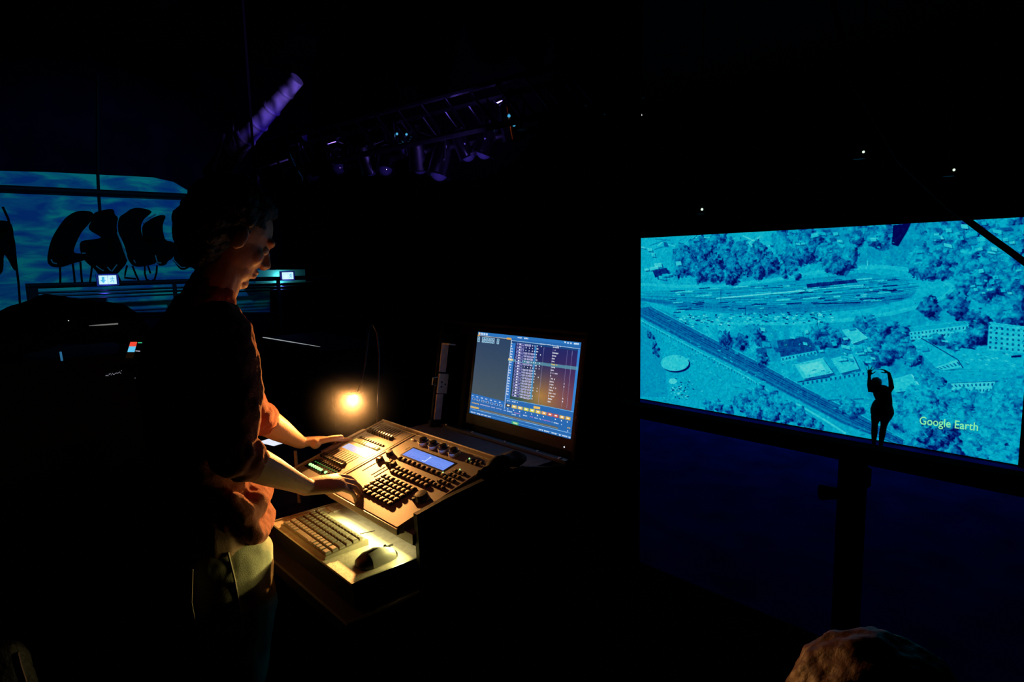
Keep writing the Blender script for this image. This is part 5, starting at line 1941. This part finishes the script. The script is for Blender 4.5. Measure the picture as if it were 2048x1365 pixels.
cans = [(612, 330, 5.76, 1.15, (0.3, -0.4, -0.85), 'stage light at the far left end of the truss', ()),
        (676, 322, 5.60, 0.9, (-0.2, -0.5, -0.8), 'second stage light from the far left end of the truss', ()),
        (735, 322, 5.44, 0.9, (0.4, 0.1, -0.9), 'third stage light from the left, hung low on the truss', ()),
        (772, 322, 5.28, 0.9, (-0.3, -0.3, -0.9), 'fourth stage light from the left on the truss', ()),
        (806, 284, 5.20, 0.9, (0.1, -0.6, -0.7), 'stage light with two cyan indicator lights in the middle of the truss', ((-12, -16), (7, -15))),
        (838, 312, 5.04, 1.0, (0.2, 0.2, -0.95), 'sixth stage light from the left on the truss', ()),
        (884, 322, 4.96, 1.1, (-0.25, 0.1, -0.95), 'stage light hanging lowest near the middle of the truss', ()),
        (928, 290, 4.80, 0.9, (0.3, -0.2, -0.9), 'third stage light from the right end of the truss', ()),
        (976, 280, 4.72, 1.0, (-0.2, 0.3, -0.9), 'second stage light from the right end of the truss', ()),
        (1022, 246, 4.56, 1.0, (0.4, 0.2, -0.85), 'stage light at the right end of the truss', ((-4, -14), (6, 4)))]
for c_ in cans:
    par_can(*c_)

# fixtures with tiny indicator lights under the dark ceiling
ind = [(1277, 176, 5.0, (9, 6), 'led_white', 'dark ceiling fixture with a bright rectangular indicator, highest of its kind'),
       (1727, 304, 6.5, (5, 5), 'led_warm', 'dark ceiling fixture with a bright dot above the middle of the screen'),
       (1908, 340, 7.0, (5, 5), 'led_warm', 'dark ceiling fixture with a bright dot above the right half of the screen'),
       (1404, 419, 9.0, (5, 5), 'led_warm', 'dark ceiling fixture with a faint dot just above the screen\'s left part')]
for px, py, Z, (sw, shh), mm, lab in ind:
    q = at(px, py, Z)
    t = thing('ceiling_fixture', lab, 'stage light', tuple(q + Vector((0.06, 0.06, 0.02))))
    k = Z / FPX
    f = MB()
    f.bbox((0, 0, 0), (0.10, 0.10, 0.16), 0.02)
    f.build('housing', M['black'], t)
    f = MB()
    f.tube([(0, 0, 0.08), (0, 0, 6.0 - q.z - 0.03)], 0.012, 6)
    f.build('hanger', M['black'], t)
    d_ = (CC - q).normalized()
    f = MB()
    sd, up = CR.copy(), CU.copy()
    if sw > shh:
        f.prism([q - sd * sw * k / 2 - up * shh * k / 2, q + sd * sw * k / 2 - up * shh * k / 2, q + sd * sw * k / 2 + up * shh * k / 2, q - sd * sw * k / 2 + up * shh * k / 2], d_ * 0.01)
        f.tube([at(px - 7, py + 56, Z), at(px, py + 56, Z), at(px + 7, py + 54, Z)], 0.006, 6)
    else:
        f.ball(q, sw * k / 2, 10, 8)
    f.build('indicator_light', M[mm], t, world=True)

# ================================================================== dim things at the left
rk = thing('equipment_rack', 'black equipment rack under a rounded cloth cover behind the operator', 'rack', (0.39, 3.60, 0.0))
f = MB()
f.box((0.0, 0.0, 0.62), (0.66, 0.56, 1.22))
f.build('rack_case', M['case'], rk)
f = MB()
f.loft([(-0.36, 0, 1.22), (-0.30, 0, 1.30), (-0.05, 0, 1.39), (0.22, 0, 1.35), (0.36, 0, 1.22)], [(0.28, 0.05), (0.29, 0.10), (0.29, 0.12), (0.29, 0.10), (0.27, 0.05)], side=(0, 1, 0), seg=20)
fuse(MB().add(f.v, f.f, Matrix.Translation(rk.location)), 'cloth_cover', M['dark_cloth'], rk, 0.014, 3, 0.025, 0.1)
FY = 3.60 - 0.282
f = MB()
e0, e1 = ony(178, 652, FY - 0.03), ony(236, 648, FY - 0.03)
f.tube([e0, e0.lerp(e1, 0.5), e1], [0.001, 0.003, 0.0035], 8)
f.build('painted_glint', emit('dim glint strip', lin(120, 120, 118), 0.8, False), rk, world=True)  # shine along the rack edge painted as emission
f = MB()
for k in range(15):
    q = ony(212 + k * 2.1, 751 - k * 0.33 + tr.uniform(-2, 2), FY - 0.004)
    f.box(tuple(q), (0.0022, 0.003, 0.0030))
f.build('led_row', M['led_dim'], rk, world=True)
f = MB()
q = ony(243.5, 739, FY - 0.004)
f.box(tuple(q), (0.004, 0.004, 0.014))
f.build('led', M['led_white'], rk, world=True)
for (px, py, r_, mm) in ((117, 651, 0.0026, 'led_white'), (137, 642, 0.0024, 'led_white'), (271, 757, 0.0030, 'led_dim')):
    f = MB()
    f.ball(ony(px, py, FY - 0.003), r_, 8, 6)
    f.build('led', M[mm], rk, world=True)
f = MB()
f.tube([ony(121, 704, FY - 0.004), ony(124, 722, FY - 0.004)], 0.0042, 8)
f.build('blue_glint', emit('blue painted glint', lin(46, 108, 150), 0.8, False), rk, world=True)  # blue highlight painted as a small glowing tube
# phone propped on the rack front
q0 = ony(255, 715, FY - 0.06)
p2 = thing('smartphone', 'smartphone propped upright showing a red and cyan picture', 'phone', tuple(q0))
cs = [ony(x, y, FY - 0.07) for x, y in ((250, 717), (266, 717), (275, 684), (260, 684))]
f = MB()
f.prism([c_ for c_ in cs], (0, 0.010, 0))
f.build('phone_body', M['blackgloss'], p2, world=True)
for nm, mm, ys_ in (('red_picture', 'red', (0.72, 0.99)), ('cyan_picture', 'cyan', (0.38, 0.72))):
    P = lambda u, v: (cs[0].lerp(cs[3], v)).lerp(cs[1].lerp(cs[2], v), u)
    f = MB()
    f.prism([P(0.06, ys_[0]), P(0.96, ys_[0]), P(0.96, ys_[1]), P(0.06, ys_[1])], (0, -0.0015, 0))
    f.build(nm, M[mm], p2, world=True)
f = MB()
f.box(tuple(q0 + Vector((0.02, 0.03, -0.055))), (0.09, 0.085, 0.012))
f.build('phone_shelf', M['black'], rk, world=True)
f = MB()
f.tube([ony(276, 686, FY - 0.05), ony(284, 686, FY - 0.05)], 0.0022, 6)
f.build('led', M['led_green_line'], rk, world=True)
f = MB()
f.tube([ony(271, 702, FY - 0.05), ony(280, 703, FY - 0.05)], 0.0025, 6)
f.build('led', M['led_dim'], rk, world=True)

# second case lid beyond the operator, its edge glint painted as emission
c2 = thing('equipment_case', 'black equipment case with its edge shine painted as a thin white glint strip beyond the operator', 'case', (1.97, 4.6, 0.0))
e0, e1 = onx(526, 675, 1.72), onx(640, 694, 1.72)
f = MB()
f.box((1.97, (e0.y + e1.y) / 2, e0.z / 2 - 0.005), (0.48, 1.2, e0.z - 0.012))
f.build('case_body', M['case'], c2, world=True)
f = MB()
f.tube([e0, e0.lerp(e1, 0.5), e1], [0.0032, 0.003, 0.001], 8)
f.build('edge_glint', emit('white glint strip', lin(170, 176, 180), 0.8, False), c2, world=True)

# leather armchair cut off at the lower left
ac = at(10, 1330, 0.95)
ar = thing('armchair', 'dark red leather armchair cut off at the lower left corner', 'armchair', (ac.x - 0.25, ac.y + 0.12, 0.0))
f = MB()
f.loft([(ac.x - 0.35, ac.y + 0.30, ac.z - 0.10), (ac.x - 0.15, ac.y + 0.16, ac.z - 0.05), (ac.x - 0.03, ac.y + 0.05, ac.z - 0.04), (ac.x, ac.y - 0.08, ac.z - 0.2)], [0.075, 0.075, 0.07, 0.06])
fuse(f, 'backrest', M['leather'], ar, 0.010, 3, 0.012, 0.05)
f = MB()
f.bbox((ac.x - 0.25, ac.y + 0.10, 0.40), (0.52, 0.42, 0.16), 0.03)
f.bbox((ac.x - 0.23, ac.y + 0.17, 0.64), (0.40, 0.10, 0.40), 0.03)
f.build('seat', M['leather'], ar, world=True)
for sx in (-0.45, -0.05):
    for sy in (-0.06, 0.26):
        f = MB()
        f.tube([(ac.x + sx, ac.y + sy, 0.325), (ac.x + sx, ac.y + sy, 0.0)], 0.02, 8)
        f.build('leg', M['black'], ar, world=True)
f = MB()
f.tube([at(30, 1308, 0.84), at(36, 1334, 0.84), at(44, 1358, 0.84), at(52, 1385, 0.84)], 0.0045, 8)
f.build('piping', mat('red piping', (0.30, 0.055, 0.04), 0.7), ar, smooth=True, world=True)

# ================================================================== haze ball added to imitate the lens glow of the lamp
hz_m = bpy.data.materials.new('lamp glow haze')
hz_m.use_nodes = True
nt = hz_m.node_tree
nt.nodes.remove(nt.nodes['Principled BSDF'])
vs = nt.nodes.new('ShaderNodeVolumeScatter')
vs.inputs['Color'].default_value = (1, 1, 1, 1)
vs.inputs['Anisotropy'].default_value = 0.0
tc = nt.nodes.new('ShaderNodeTexCoord')
ln_ = nt.nodes.new('ShaderNodeVectorMath')
ln_.operation = 'LENGTH'
mr = nt.nodes.new('ShaderNodeMapRange')
mr.inputs['From Min'].default_value = 0.0
mr.inputs['From Max'].default_value = 0.24
mr.inputs['To Min'].default_value = 1.0
mr.inputs['To Max'].default_value = 0.0
pw = nt.nodes.new('ShaderNodeMath')
pw.operation = 'POWER'
pw.inputs[1].default_value = 2.5
ml = nt.nodes.new('ShaderNodeMath')
ml.operation = 'MULTIPLY'
ml.inputs[1].default_value = 1.9
nt.links.new(tc.outputs['Object'], ln_.inputs[0])
nt.links.new(ln_.outputs['Value'], mr.inputs['Value'])
nt.links.new(mr.outputs[0], pw.inputs[0])
nt.links.new(pw.outputs[0], ml.inputs[0])
nt.links.new(ml.outputs[0], vs.inputs['Density'])
nt.links.new(vs.outputs[0], nt.nodes['Material Output'].inputs['Volume'])
hb = MB()
hb.ball((0, 0, 0), 0.245, 24, 16)
hzo = hb.build('glow_haze', hz_m, loc=LAMP)
tag(hzo, 'ball of haze added for the warm lens glow around the gooseneck lamp', 'haze', kind='stuff')
